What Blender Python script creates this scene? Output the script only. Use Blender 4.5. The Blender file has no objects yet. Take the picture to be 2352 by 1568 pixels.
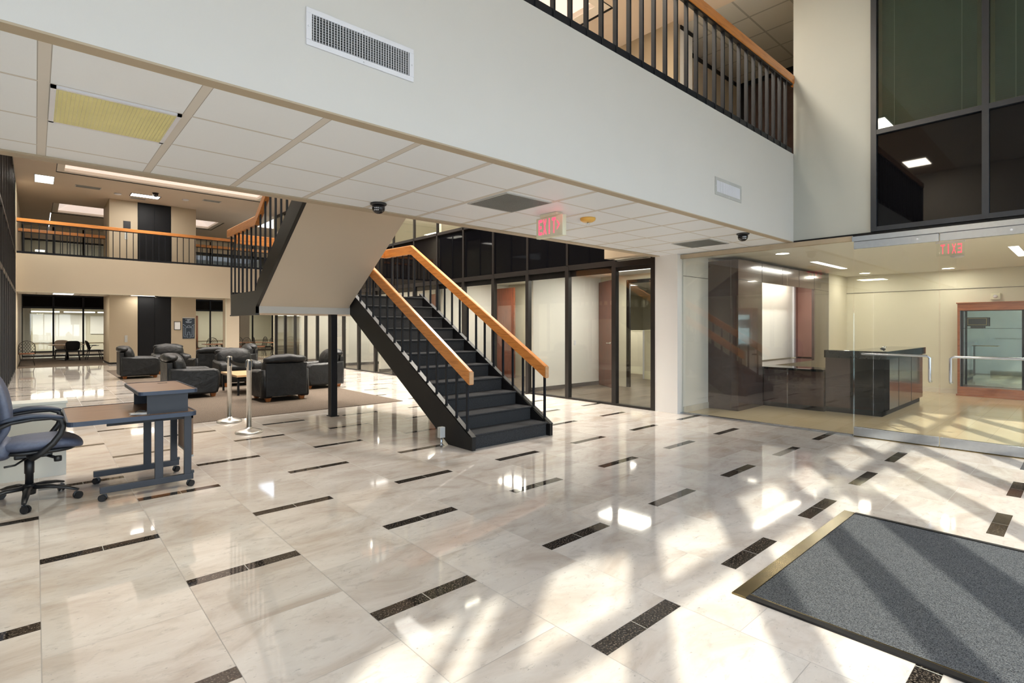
import bpy, bmesh, math, random
from mathutils import Vector, Matrix
random.seed(7)
S = bpy.context.scene
COL = S.collection
PI = math.pi

# ------------------------------------------------------------------ nodes / materials
def nn(nt, t, **k):
    n = nt.nodes.new(t)
    for a, v in k.items():
        if a == 'inp':
            for i, x in v.items(): n.inputs[i].default_value = x
        else: setattr(n, a, v)
    return n
def M(nt, op, a, b=None, c=None, clamp=False):
    n = nt.nodes.new('ShaderNodeMath'); n.operation = op; n.use_clamp = clamp
    for i, x in enumerate((a, b, c)):
        if x is None: continue
        if isinstance(x, (int, float)): n.inputs[i].default_value = x
        else: nt.links.new(x, n.inputs[i])
    return n.outputs[0]
def mixc(nt, f, a, b):
    n = nt.nodes.new('ShaderNodeMix'); n.data_type = 'RGBA'
    for i, x in ((0, f), (6, a), (7, b)):
        if isinstance(x, (int, float)): n.inputs[i].default_value = x
        elif isinstance(x, (tuple, list)): n.inputs[i].default_value = (*x, 1) if len(x) == 3 else x
        else: nt.links.new(x, n.inputs[i])
    return n.outputs[2]
def base(name):
    m = bpy.data.materials.new(name); m.use_nodes = True
    nt = m.node_tree
    return m, nt, nt.nodes['Principled BSDF']
def posn(nt, scale=(1, 1, 1)):
    g = nt.nodes.new('ShaderNodeNewGeometry')
    mp = nt.nodes.new('ShaderNodeMapping'); mp.inputs['Scale'].default_value = scale
    nt.links.new(g.outputs['Position'], mp.inputs[0])
    return mp.outputs[0]
def objn(nt, scale=(1, 1, 1)):
    g = nt.nodes.new('ShaderNodeTexCoord')
    mp = nt.nodes.new('ShaderNodeMapping'); mp.inputs['Scale'].default_value = scale
    nt.links.new(g.outputs['Object'], mp.inputs[0])
    return mp.outputs[0]
def noise(nt, vec, s, d=3, r=.5, dist=0):
    n = nt.nodes.new('ShaderNodeTexNoise'); n.inputs['Scale'].default_value = s
    n.inputs['Detail'].default_value = d; n.inputs['Roughness'].default_value = r
    n.inputs['Distortion'].default_value = dist
    nt.links.new(vec, n.inputs['Vector']); return n.outputs[0]
def ramp(nt, f, pts):
    n = nt.nodes.new('ShaderNodeValToRGB'); cr = n.color_ramp
    while len(cr.elements) < len(pts): cr.elements.new(.5)
    for e, (p, c) in zip(cr.elements, pts):
        e.position = p; e.color = (*c, 1) if len(c) == 3 else c
    nt.links.new(f, n.inputs[0]); return n.outputs[0]
def bump(nt, b, h, st=.2, dist=.01):
    n = nt.nodes.new('ShaderNodeBump'); n.inputs['Strength'].default_value = st; n.inputs['Distance'].default_value = dist
    nt.links.new(h, n.inputs['Height']); nt.links.new(n.outputs[0], b.inputs['Normal'])
def plain(name, col, rough=.5, metal=0, var=.06, ns=6, bs=0, bscale=60, spec=.5, coat=0):
    m, nt, b = base(name)
    v = posn(nt) if ns < 40 else objn(nt)
    f = noise(nt, v, ns, 3)
    lo = tuple(c * (1 - var) for c in col); hi = tuple(min(1, c * (1 + var)) for c in col)
    nt.links.new(ramp(nt, f, [(.3, lo), (.7, hi)]), b.inputs['Base Color'])
    b.inputs['Roughness'].default_value = rough; b.inputs['Metallic'].default_value = metal
    b.inputs['Specular IOR Level'].default_value = spec
    b.inputs['Coat Weight'].default_value = coat
    if bs: bump(nt, b, noise(nt, objn(nt), bscale, 3), bs, .004)
    return m
def emis(name, col, st):
    m, nt, b = base(name)
    b.inputs['Base Color'].default_value = (*col, 1)
    b.inputs['Emission Color'].default_value = (*col, 1); b.inputs['Emission Strength'].default_value = st
    return m
def glass(name, tint=(.97, .99, .98), ior=1.5, rough=0):
    m = bpy.data.materials.new(name); m.use_nodes = True; nt = m.node_tree; nt.nodes.clear()
    o = nt.nodes.new('ShaderNodeOutputMaterial'); mx = nt.nodes.new('ShaderNodeMixShader')
    t = nt.nodes.new('ShaderNodeBsdfTransparent'); g = nt.nodes.new('ShaderNodeBsdfGlossy')
    fr = nt.nodes.new('ShaderNodeFresnel'); fr.inputs[0].default_value = ior
    t.inputs[0].default_value = (*tint, 1); g.inputs['Roughness'].default_value = rough
    g.inputs[0].default_value = (1, 1, 1, 1)
    # thin clear sheet: the same reflectance from both sides
    geo = nt.nodes.new('ShaderNodeNewGeometry')
    lw = nt.nodes.new('ShaderNodeLayerWeight'); lw.inputs[0].default_value = .5
    # schlick from the facing term
    f = M(nt, 'POWER', lw.outputs['Facing'], 5.0)
    r0 = ((ior - 1) / (ior + 1)) ** 2
    f = M(nt, 'MULTIPLY_ADD', f, 1 - r0, r0)
    nt.links.new(f, mx.inputs[0]); nt.links.new(t.outputs[0], mx.inputs[1]); nt.links.new(g.outputs[0], mx.inputs[2])
    nt.links.new(mx.outputs[0], o.inputs[0]); nt.nodes.remove(fr); nt.nodes.remove(geo)
    return m
def wood(name, c1, c2, rough=.3, axis='x', s=1, coat=.3):
    m, nt, b = base(name)
    sc = {'x': (1.2, 14, 14), 'y': (14, 1.2, 14), 'z': (14, 14, 1.2)}[axis]
    v = objn(nt, sc)
    f = noise(nt, v, 2.2 * s, 5, .6, .8)
    nt.links.new(ramp(nt, f, [(.3, c1), (.55, c2), (.8, tuple(x * 1.1 for x in c2))]), b.inputs['Base Color'])
    b.inputs['Roughness'].default_value = rough; b.inputs['Coat Weight'].default_value = coat
    b.inputs['Coat Roughness'].default_value = .15
    return m

def floor_marble():
    m, nt, b = base('marble_floor')
    g = nt.nodes.new('ShaderNodeNewGeometry'); sp = nt.nodes.new('ShaderNodeSeparateXYZ')
    nt.links.new(g.outputs['Position'], sp.inputs[0]); x, y = sp.outputs[0], sp.outputs[1]
    X = M(nt, 'DIVIDE', M(nt, 'SUBTRACT', x, .02), .6)
    col = M(nt, 'FLOOR', X); fx = M(nt, 'SUBTRACT', X, col)
    odd = M(nt, 'FLOORED_MODULO', col, 2.0)
    yo = M(nt, 'SUBTRACT', y, M(nt, 'SUBTRACT', 2.305, M(nt, 'MULTIPLY', odd, .9)))
    q = M(nt, 'DIVIDE', yo, 1.89); k = M(nt, 'FLOOR', q)
    t = M(nt, 'MULTIPLY', M(nt, 'SUBTRACT', q, k), 1.89)
    # strips stop before the reading room carpets and far part still carry them
    strip = M(nt, 'LESS_THAN', t, .09)
    u = M(nt, 'DIVIDE', M(nt, 'SUBTRACT', t, .09), .6); row = M(nt, 'FLOOR', u); fu = M(nt, 'SUBTRACT', u, row)
    def seam(f, w):
        a = M(nt, 'LESS_THAN', f, w); c = M(nt, 'GREATER_THAN', f, 1 - w); return M(nt, 'MAXIMUM', a, c)
    s = M(nt, 'MAXIMUM', seam(fx, .0035), M(nt, 'MULTIPLY', seam(fu, .003), M(nt, 'SUBTRACT', 1, strip)))
    mid = M(nt, 'MULTIPLY', strip, M(nt, 'LESS_THAN', M(nt, 'ABSOLUTE', M(nt, 'SUBTRACT', fx, .5)), .004))
    # per-tile random
    cb = nt.nodes.new('ShaderNodeCombineXYZ'); nt.links.new(col, cb.inputs[0]); nt.links.new(row, cb.inputs[1]); nt.links.new(k, cb.inputs[2])
    wn = nt.nodes.new('ShaderNodeTexWhiteNoise'); nt.links.new(cb.outputs[0], wn.inputs[0])
    v0 = posn(nt, (1.0, 1.9, 1))
    ad = nt.nodes.new('ShaderNodeVectorMath'); ad.operation = 'MULTIPLY_ADD'
    nt.links.new(wn.outputs[1], ad.inputs[0]); ad.inputs[1].default_value = (9, 9, 9); nt.links.new(v0, ad.inputs[2])
    n1 = noise(nt, ad.outputs[0], 1.6, 6, .62, .7)
    c = ramp(nt, n1, [(.26, (.42, .35, .29)), (.5, (.57, .52, .47)), (.74, (.66, .625, .58))])
    n2 = noise(nt, ad.outputs[0], 9, 6, .7, .5)
    c = mixc(nt, ramp(nt, n2, [(.54, (0, 0, 0)), (.70, (.6, .6, .6))]), c, (.40, .36, .32))
    n3 = noise(nt, ad.outputs[0], 26, 4, .7, .2)
    c = mixc(nt, ramp(nt, n3, [(.64, (0, 0, 0)), (.70, (.75, .75, .75))]), c, (.30, .28, .26))
    tv = M(nt, 'MULTIPLY_ADD', wn.outputs[0], .16, .92)
    hs = nt.nodes.new('ShaderNodeHueSaturation'); nt.links.new(c, hs.inputs['Color']); nt.links.new(tv, hs.inputs['Value'])
    c = hs.outputs[0]
    c = mixc(nt, M(nt, 'MULTIPLY', s, .75), c, (.27, .25, .23))
    gn = noise(nt, posn(nt), 110, 3, .7)
    gran = ramp(nt, gn, [(.44, (.006, .005, .005)), (.56, (.045, .036, .028)), (.66, (.20, .165, .13))])
    c = mixc(nt, strip, c, gran)
    c = mixc(nt, mid, c, (.4, .4, .36))
    nt.links.new(c, b.inputs['Base Color'])
    r = M(nt, 'MULTIPLY_ADD', noise(nt, posn(nt), 3.0, 3), .04, .03)
    nt.links.new(M(nt, 'MULTIPLY_ADD', s, .3, r), b.inputs['Roughness'])
    b.inputs['Specular IOR Level'].default_value = .62
    bump(nt, b, noise(nt, posn(nt), 1.3, 2), .05, .01)
    return m
def tile_floor(name, c1, c2, cm, sx, sy, rough=.15):
    m, nt, b = base(name)
    br = nt.nodes.new('ShaderNodeTexBrick'); nt.links.new(posn(nt), br.inputs['Vector'])
    br.inputs['Scale'].default_value = 1; br.inputs['Brick Width'].default_value = sx; br.inputs['Row Height'].default_value = sy
    br.inputs['Mortar Size'].default_value = .004
    br.inputs['Color1'].default_value = (*c1, 1); br.inputs['Color2'].default_value = (*c2, 1); br.inputs['Mortar'].default_value = (*cm, 1)
    nt.links.new(br.outputs[0], b.inputs['Base Color']); b.inputs['Roughness'].default_value = rough
    return m
def grid_ceiling(name, x0, y0, px, py, wx, wy, tile=(.775, .82, .865), tee=(.60, .57, .52)):
    m, nt, b = base(name)
    g = nt.nodes.new('ShaderNodeNewGeometry'); sp = nt.nodes.new('ShaderNodeSeparateXYZ'); nt.links.new(g.outputs['Position'], sp.inputs[0])
    def ln(v, o, p, w):
        f = M(nt, 'FRACT', M(nt, 'DIVIDE', M(nt, 'ADD', M(nt, 'SUBTRACT', v, o), w / 2 + 50 * p), p)); return M(nt, 'LESS_THAN', f, w / p)
    a = ln(sp.outputs[0], x0, px, wx); c2 = ln(sp.outputs[1], y0, py, wy)
    f = M(nt, 'MAXIMUM', a, c2)
    # fine dark reveal beside each tee
    e = M(nt, 'MAXIMUM', ln(sp.outputs[0], x0, px, wx + .008), ln(sp.outputs[1], y0, py, wy + .006))
    nz = noise(nt, posn(nt), 120, 3)
    t = mixc(nt, M(nt, 'MULTIPLY', nz, .12), tile, tuple(v * .8 for v in tile))
    c = mixc(nt, e, t, tuple(v * .55 for v in tee)); c = mixc(nt, f, c, tee)
    nt.links.new(c, b.inputs['Base Color']); b.inputs['Roughness'].default_value = .45
    b.inputs['Specular IOR Level'].default_value = .5
    return m
def ribbed(name, c1, c2, axis, period, rough=.95, speck=300, st=.6):
    m, nt, b = base(name)
    g = nt.nodes.new('ShaderNodeNewGeometry'); sp = nt.nodes.new('ShaderNodeSeparateXYZ'); nt.links.new(g.outputs['Position'], sp.inputs[0])
    a = M(nt, 'SINE', M(nt, 'MULTIPLY', sp.outputs[axis], 2 * PI / period)); a = M(nt, 'MULTIPLY_ADD', a, .5, .5)
    n = noise(nt, posn(nt), speck, 3, .7)
    f = M(nt, 'MULTIPLY', M(nt, 'MULTIPLY_ADD', a, .5, .5), ramp(nt, n, [(.35, (0, 0, 0)), (.65, (1, 1, 1))]))
    nt.links.new(mixc(nt, f, c1, c2), b.inputs['Base Color']); b.inputs['Roughness'].default_value = rough
    b.inputs['Specular IOR Level'].default_value = .1
    bump(nt, b, M(nt, 'ADD', a, n), st, .003)
    return m
def leather(name, c):
    m, nt, b = base(name)
    v = objn(nt)
    n1 = noise(nt, v, 7, 4, .55, .6); n2 = noise(nt, v, 140, 2)
    nt.links.new(ramp(nt, n1, [(.3, tuple(x * .8 for x in c)), (.7, tuple(x * 1.5 for x in c))]), b.inputs['Base Color'])
    b.inputs['Roughness'].default_value = .40; b.inputs['Specular IOR Level'].default_value = .32
    bump(nt, b, M(nt, 'MULTIPLY_ADD', n1, 1.0, M(nt, 'MULTIPLY', n2, .06)), .55, .03)
    return m

K = {}
K['marble'] = floor_marble()
K['recfloor'] = tile_floor('sand_stone_tiles', (.62, .50, .32), (.66, .54, .36), (.56, .44, .28), .45, .30, .12)
K['plank'] = tile_floor('brown_vinyl_planks', (.06, .042, .028), (.13, .098, .07), (.05, .04, .03), .9, .10, .35)
K['fascia'] = plain('pale_grey_wall_paint', (.565, .56, .54), .6, var=.012, ns=2, bs=.04, bscale=300)
K['trimtan'] = plain('tan_trim_paint', (.40, .33, .235), .6, var=.03)
K['cream'] = plain('cream_wall_paint', (.64, .61, .49), .6, var=.015, ns=1)
K['columnp'] = plain('ivory_column_paint', (.425, .445, .42), .6, var=.015, ns=1)
K['white'] = plain('white_wall_paint', (.74, .73, .70), .55, var=.01, ns=1)
K['beige'] = plain('beige_wall_paint', (.62, .54, .42), .6, var=.015, ns=1)
K['tan'] = plain('tan_wall_paint', (.40, .33, .235), .6, var=.02, ns=1)
K['ceilplain'] = plain('tan_plaster_ceiling', (.58, .49, .40), .7, var=.015, ns=1)
K['lowceil'] = grid_ceiling('white_lay_in_ceiling', .03, 3.40, .6, .6, .042, .012)
K['upceil'] = grid_ceiling('upstairs_lay_in_ceiling', 7.6, 3.0, .6, .6, .02, .02, (.48, .48, .45), (.30, .30, .28))
K['recceil'] = plain('reception_ceiling_paint', (.72, .72, .68), .5, var=.01, ns=1)
K['farceil'] = grid_ceiling('far_lay_in_ceiling', .03, 24.2, 1.2, .6, .03, .02, (.66, .62, .55), (.5, .45, .38))
K['blackm'] = plain('black_painted_metal', (.006, .006, .007), .42, var=.1, spec=.3)
K['doorblk'] = plain('matt_black_door_paint', (.004, .0045, .006), .5, var=.1, spec=.2)
K['frame'] = plain('dark_bronze_frame', (.010, .008, .007), .4, var=.1)
K['blueframe'] = plain('blue_black_anodised_frame', (.016, .021, .030), .38, var=.08)
K['blackglass'] = plain('black_spandrel_glass', (.003, .003, .004), .02, var=.05, spec=.28)
K['blueblackm'] = plain('blue_black_metal', (.008, .010, .015), .45, var=.1, spec=.25)
K['steel'] = plain('brushed_steel', (.50, .54, .60), .24, 1, var=.05, ns=30)
K['steelw'] = plain('warm_brushed_steel', (.62, .60, .56), .33, 1, var=.05, ns=30)
K['brass'] = plain('dull_brass', (.20, .155, .075), .25, 1, var=.15, ns=12)
K['oak'] = wood('honey_oak', (.40, .135, .028), (.60, .235, .055), .36, 'x', 1, .12)
K['oaky'] = wood('honey_oak_lengthwise', (.40, .135, .028), (.60, .235, .055), .36, 'y', 1, .12)
K['oakend'] = plain('oak_end_grain', (.50, .30, .16), .4, var=.1, ns=30)
K['cherry'] = wood('cherry_veneer', (.10, .025, .010), (.17, .042, .016), .35, 'z')
K['cherryx'] = wood('cherry_cabinet_wood', (.22, .066, .028), (.35, .12, .052), .3, 'y')
K['carpet'] = plain('charcoal_stair_carpet', (.042, .043, .045), .97, var=.7, ns=300, bs=.5, bscale=420, spec=.08)
K['rug'] = ribbed('taupe_ribbed_carpet', (.085, .066, .050), (.20, .16, .128), 0, .028, speck=90)
K['mat'] = ribbed('charcoal_ribbed_matting', (.004, .005, .009), (.24, .25, .255), 0, .013, speck=260, st=1.0)
K['leather'] = leather('black_leather', (.008, .0085, .009))
K['footwood'] = plain('orange_brown_foot_wood', (.36, .12, .03), .4, var=.15, ns=20)
K['bluefab'] = plain('slate_blue_vinyl', (.085, .105, .165), .5, var=.12, ns=50, bs=.15, bscale=250)
K['blueplastic'] = plain('slate_blue_plastic', (.028, .042, .074), .42, var=.06, ns=10)
K['slatemetal'] = plain('slate_blue_grey_metal', (.015, .019, .028), .42, var=.06, ns=8)
K['blackpl'] = plain('black_plastic', (.010, .011, .013), .4, var=.1)
K['lam'] = wood('walnut_laminate', (.15, .078, .038), (.21, .115, .058), .36, 'x', 1, .0)
K['lampale'] = wood('pale_maple_wood', (.48, .29, .15), (.60, .38, .20), .35, 'x')
K['plinth'] = plain('pale_grey_laminate', (.72, .75, .71), .35, var=.01)
K['soffit'] = plain('taupe_soffit_paint', (.54, .47, .375), .6, var=.01, ns=1)
K['landpaint'] = plain('grey_landing_paint', (.50, .50, .48), .6, var=.01, ns=1)
K['stringer'] = plain('dark_bronze_painted_steel', (.012, .011, .009), .38, var=.08)
K['glass'] = glass('clear_glass', (.975, .988, .98))
K['glassofc'] = glass('office_pane_glass', (.97, .975, .95))
K['glassdark'] = glass('smoked_upper_glass', (.60, .68, .62))
K['glassfar'] = glass('dark_upstairs_glass', (.5, .5, .5))
K['espresso'] = plain('espresso_veneer', (.062, .040, .036), .16, var=.12, ns=8, coat=.5)
K['rose'] = plain('rose_brown_panel', (.36, .20, .17), .3, var=.06, ns=3)
K['counterblk'] = plain('black_stone_counter', (.010, .013, .016), .05, var=.2, ns=60)
K['seam'] = plain('dark_seam', (.008, .006, .006), .6, var=.1)
K['ventwhite'] = plain('white_enamel_metal', (.66, .67, .72), .4, var=.02)
K['ventdark'] = plain('dark_duct_interior', (.010, .012, .014), .8, var=.2)
K['ventgrey'] = plain('grey_louver_metal', (.42, .43, .42), .45, var=.04)
K['grille'] = plain('grey_eggcrate_grille', (.22, .23, .22), .4, var=.08)
K['egg'] = plain('ivory_eggcrate', (.62, .58, .34), .3, .0, var=.05)
K['blind'] = plain('grey_green_blind', (.19, .235, .23), .6, var=.04)
K['signbox'] = plain('cream_sign_box', (.70, .68, .52), .45, var=.01)
K['red'] = emis('lit_exit_red', (1, .085, .16), .75)
K['exitred2'] = emis('lit_exit_red_edge', (1, .085, .15), .6)
K['amber'] = plain('amber_plastic', (.72, .42, .08), .35, var=.05)
K['domeblk'] = plain('black_dome_plastic', (.006, .006, .008), .06, var=.05)
K['paper'] = plain('white_paper', (.75, .77, .80), .5, var=.02)
K['lampwhite'] = emis('lit_lamp_white', (1, .97, .90), 2.5)
K['lampyellow'] = emis('lit_lamp_yellow', (1, .90, .50), .45)
K['skyglow'] = emis('daylit_skylight_sheet', (1, .86, .77), .34)
K['wellp'] = plain('skylight_well_paint', (.80, .74, .66), .6, var=.01, ns=1)
K['iron'] = plain('dark_wrought_iron', (.03, .025, .02), .45, .3, var=.2)
K['tablewood'] = wood('red_brown_table_wood', (.26, .10, .05), (.36, .16, .08), .35, 'x')
K['fabbeige'] = plain('tan_upholstery', (.42, .33, .24), .8, var=.05)
K['whitepanel'] = plain('white_board_panel', (.80, .80, .76), .4, var=.005)
K['sill'] = plain('pale_marble_base', (.66, .62, .54), .2, var=.08, ns=5)
K['signblue'] = plain('deep_blue_sign_face', (.010, .016, .028), .12, var=.3, ns=3)
K['signline'] = plain('pale_blue_sign_line', (.42, .50, .60), .4, var=.05)
K['mirror'] = plain('teal_mirror_back', (.55, .68, .68), .03, 1, var=.03)
K['cubicle'] = plain('cream_cubicle_fabric', (.58, .54, .42), .8, var=.03)
K['pave'] = plain('outdoor_concrete', (.42, .41, .38), .8, var=.08)
K['gold'] = plain('gold_edge', (.6, .45, .15), .3, .8, var=.05)

# ------------------------------------------------------------------ mesh helpers
class MB:
    def __init__(s): s.bm = bmesh.new(); s.mats = []
    def mi(s, m):
        m = K[m]
        if m not in s.mats: s.mats.append(m)
        return s.mats.index(m)
    def box(s, x0, x1, y0, y1, z0, z1, m, bev=0, rot=None, seg=2, smooth=False):
        b = bmesh.new()
        bmesh.ops.create_cube(b, size=1)
        c = Vector(((x0 + x1) / 2, (y0 + y1) / 2, (z0 + z1) / 2))
        for v in b.verts:
            v.co = Vector((v.co.x * abs(x1 - x0), v.co.y * abs(y1 - y0), v.co.z * abs(z1 - z0)))
        if bev: bmesh.ops.bevel(b, geom=b.edges[:], offset=bev, segments=seg, profile=.6, affect='EDGES')
        if rot: bmesh.ops.transform(b, matrix=rot.to_4x4(), verts=b.verts)
        for v in b.verts: v.co += c
        s.merge(b, m, smooth); return s
    def merge(s, b, m, smooth=False):
        i = s.mi(m); mp = {}
        for v in b.verts: mp[v] = s.bm.verts.new(v.co)
        for f in b.faces:
            try:
                nf = s.bm.faces.new([mp[v] for v in f.verts]); nf.material_index = i; nf.smooth = smooth or f.smooth
            except ValueError: pass
        b.free()
    def poly(s, pts, m):
        i = s.mi(m); f = s.bm.faces.new([s.bm.verts.new(p) for p in pts]); f.material_index = i; return s
    def prism(s, pts, axis, a0, a1, m, bev=0):
        """extrude a closed 2-D outline along axis ('x','y','z')"""
        b = bmesh.new()
        def P(p, a):
            return {'x': (a, p[0], p[1]), 'y': (p[0], a, p[1]), 'z': (p[0], p[1], a)}[axis]
        lo = [b.verts.new(P(p, a0)) for p in pts]; hi = [b.verts.new(P(p, a1)) for p in pts]
        b.faces.new(lo[::-1]); b.faces.new(hi)
        n = len(pts)
        for k in range(n): b.faces.new((lo[k], lo[(k + 1) % n], hi[(k + 1) % n], hi[k]))
        bmesh.ops.recalc_face_normals(b, faces=b.faces[:])
        if bev: bmesh.ops.bevel(b, geom=b.edges[:], offset=bev, segments=2, profile=.6, affect='EDGES')
        s.merge(b, m); return s
    def tube(s, pts, r, m, seg=10, flat=1.0, caps=True):
        """round bar through points; r number or list"""
        pts = [Vector(p) for p in pts]; n = len(pts)
        rr = r if isinstance(r, (list, tuple)) else [r] * n
        b = bmesh.new(); rings = []
        up = None
        for k, p in enumerate(pts):
            d = (pts[min(k + 1, n - 1)] - pts[max(k - 1, 0)]).normalized()
            if up is None:
                up = Vector((0, 0, 1)) if abs(d.z) < .9 else Vector((1, 0, 0))
            a = d.cross(up)
            if a.length < 1e-4: a = d.cross(Vector((0, 1, 0)))
            a.normalize(); c = a.cross(d).normalized(); up = c
            rings.append([b.verts.new(p + (a * math.cos(2 * PI * j / seg) + c * math.sin(2 * PI * j / seg) * flat) * rr[k]) for j in range(seg)])
        for k in range(n - 1):
            for j in range(seg):
                f = b.faces.new((rings[k][j], rings[k][(j + 1) % seg], rings[k + 1][(j + 1) % seg], rings[k + 1][j])); f.smooth = seg > 4
        if caps: b.faces.new(rings[0][::-1]); b.faces.new(rings[-1])
        s.merge(b, m); return s
    def bar(s, p, q, w, h, m):
        """square bar"""
        s.tube([p, q], w * .7071, m, 4); return s
    def lathe(s, prof, m, c=(0, 0, 0), seg=28, axis='z'):
        b = bmesh.new(); rings = []
        for r, z in prof:
            ring = []
            for j in range(seg):
                a = 2 * PI * j / seg; x, y = r * math.cos(a), r * math.sin(a)
                v = {'z': (x, y, z), 'y': (x, z, y), 'x': (z, x, y)}[axis]
                ring.append(b.verts.new(Vector(v) + Vector(c)))
            rings.append(ring)
        for k in range(len(rings) - 1):
            for j in range(seg):
                f = b.faces.new((rings[k][j], rings[k][(j + 1) % seg], rings[k + 1][(j + 1) % seg], rings[k + 1][j])); f.smooth = True
        if prof[0][0] > 1e-4: b.faces.new(rings[0][::-1])
        if prof[-1][0] > 1e-4: b.faces.new(rings[-1])
        bmesh.ops.remove_doubles(b, verts=b.verts[:], dist=1e-5)
        bmesh.ops.recalc_face_normals(b, faces=b.faces[:])
        s.merge(b, m); return s
    def soft(s, c, h, m, n=3.5, res=7, rot=None, fn=None):
        """rounded pillow-like box"""
        b = bmesh.new(); bmesh.ops.create_cube(b, size=2)
        bmesh.ops.subdivide_edges(b, edges=b.edges[:], cuts=res, use_grid_fill=True)
        for v in b.verts:
            p = v.co
            p = Vector([math.tan(t * PI / 4) if abs(t) < 1 else t for t in p])
            k = (abs(p.x) ** n + abs(p.y) ** n + abs(p.z) ** n) ** (1 / n)
            q = p / k; q = Vector((q.x * h[0], q.y * h[1], q.z * h[2]))
            if fn: q = fn(q)
            if rot: q = rot @ q
            v.co = q + Vector(c)
        s.merge(b, m, True); return s
    def build(s, name, parent=None):
        me = bpy.data.meshes.new(name); bmesh.ops.recalc_face_normals(s.bm, faces=s.bm.faces[:]) if False else None
        s.bm.to_mesh(me); s.bm.free()
        for m in s.mats: me.materials.append(m)
        o = bpy.data.objects.new(name, me); COL.objects.link(o)
        if parent: o.parent = parent
        return o
def B(*a, **k): return MB().box(*a, **k)
def thing(name, label, cat, loc=(0, 0, 0), rz=0, group=None):
    o = bpy.data.objects.new(name, None); COL.objects.link(o); o.empty_display_size = .1
    o.location = loc; o.rotation_euler = (0, 0, rz); o['label'] = label; o['category'] = cat
    if group: o['group'] = group
    return o
def tag(o, label, cat, group=None):
    o['label'] = label; o['category'] = cat
    if group: o['group'] = group
    return o
def struct(name, mb, parent=None, label=None):
    o = mb.build(name, parent)
    if not parent: o['kind'] = 'structure'
    if label: o['label'] = label
    return o
def dup(root, loc, rz, label, group=None):
    r = root.copy(); COL.objects.link(r); r.location = loc; r.rotation_euler = (0, 0, rz); r['label'] = label
    if group: r['group'] = group
    for ch in list(root.children):
        c = ch.copy(); COL.objects.link(c); c.parent = r
        for g in ch.children:
            d = g.copy(); COL.objects.link(d); d.parent = c
    return r
def area(name, loc, sx, sy, power, col=(1, 1, 1), rot=(0, 0, 0), spread=None):
    l = bpy.data.lights.new(name, 'AREA'); l.shape = 'RECTANGLE'; l.size = sx; l.size_y = sy; l.energy = power; l.color = col
    if spread: l.spread = spread
    o = bpy.data.objects.new(name, l); COL.objects.link(o); o.location = loc; o.rotation_euler = rot; return o
def cyl_rot(ax, deg): return Matrix.Rotation(math.radians(deg), 3, ax)
# ================================================================== SETTING
YW = -1.2          # front window wall
struct('floor', B(-5, 7.83, YW, 34, -.1, 0, 'marble'))
struct('floor_reception', B(7.835, 15, -4, 4.6, -.1, 0, 'recfloor'))
struct('floor_offices', B(7.835, 18, 4.61, 24, -.1, 0, 'plank'))
struct('floor_far', B(-.47, 12, 33.75, 40, -.1, .001, 'rug').box(7.83, 12, 24.01, 33.75, -.1, 0, 'recfloor'))
# --- bridge
struct('wall_bridge_front', B(-5, 7.83, 2.823, 2.905, 2.592, 3.81, 'fascia'))
struct('trim_1', B(-5, 7.83, 2.824, 2.907, 2.582, 2.592, 'trimtan'))
struct('trim_2', B(-5, 7.72, 4.86, 4.975, 2.575, 2.60, 'trimtan'))
m = MB()
m.box(-5, 7.83, 2.905, 4.86, 2.588, 2.62, 'lowceil')
struct('ceiling_bridge', m)
struct('floor_bridge', B(-5, 7.83, 2.905, 4.97, 2.62, 3.80, 'beige'))
# --- right wall (X = 7.83) above the glass front
struct('wall_right_column', B(7.83, 8.1, 1.89, 2.823, 2.60, 6.2, 'columnp'))
m = B(7.825, 7.95, -4, 2.82, 2.562, 2.602, 'blackm')
struct('trim_3', m)
m = MB()                      # steel header over the glass
m.box(7.79, 7.87, 2.10, 4.535, 2.515, 2.575, 'trimtan')  # tan colour paints the brownish reflection on this stretch of steel
m.box(7.775, 7.885, -4, 2.10, 2.50, 2.562, 'steel')
struct('trim_4', m)
struct('trim_5', B(7.79, 7.87, 2.10, 4.535, 0, .018, 'steel'))
# black upper window
def mull(m, y0, y1, z0, z1, mat='blueframe', x0=7.79, x1=7.90): m.box(x0, x1, y0, y1, z0, z1, mat)
m = MB()
for y in (1.87, .82, -.30, -1.16): mull(m, y - .03, y + .03, 2.602, 6.2)
for z0, z1 in ((2.602, 2.66), (3.81, 3.87), (6.14, 6.2)): mull(m, -1.2, 1.898, z0, z1, 'blueframe', 7.794, 7.898)
struct('trim_6', m)
n = 1
for y0, y1 in ((.85, 1.84), (-.27, .79), (-1.13, -.33)):
    struct('window_%d' % n, B(7.835, 7.855, y0, y1, 2.66, 3.81, 'blackglass')); n += 1
    struct('window_%d' % n, B(7.835, 7.845, y0, y1, 3.87, 6.14, 'glassdark')); n += 1
m = MB(); m.box(8.6, 8.7, -1.3, 1.89, 2.6, 6.3, 'beige').box(7.95, 8.7, 1.87, 1.885, 2.6, 6.3, 'beige').box(7.95, 8.7, -1.3, 1.88, 2.62, 2.66, 'seam')
struct('wall_upstairs_room', m)
for y0, y1, lab in ((.87, 1.83, 'grey green horizontal blind behind the upper window beside the ivory column'), (-.26, .78, 'grey green horizontal blind behind the upper window at the right edge of the view')):
    t = thing('window_blind', lab, 'window blind', (7.90, (y0 + y1) / 2, 3.9))
    m = MB(); w = (y1 - y0) / 2 - .03
    for k in range(88):
        z = .02 + k * .0252
        m.box(-.0145, .0145, -w, w, z, z + .0016, 'blind', rot=cyl_rot('Y', 48))
    m.build('slats', t)
    for s in (-.32, .32): MB().tube([(-.02, s, 0), (-.02, s, 2.2)], .0025, 'ventwhite', 5).build('lift_cord', t)
# --- pier between reception glass and offices
struct('wall_pier', B(7.70, 7.86, 4.535, 4.95, 0, 2.588, 'white'))
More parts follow.
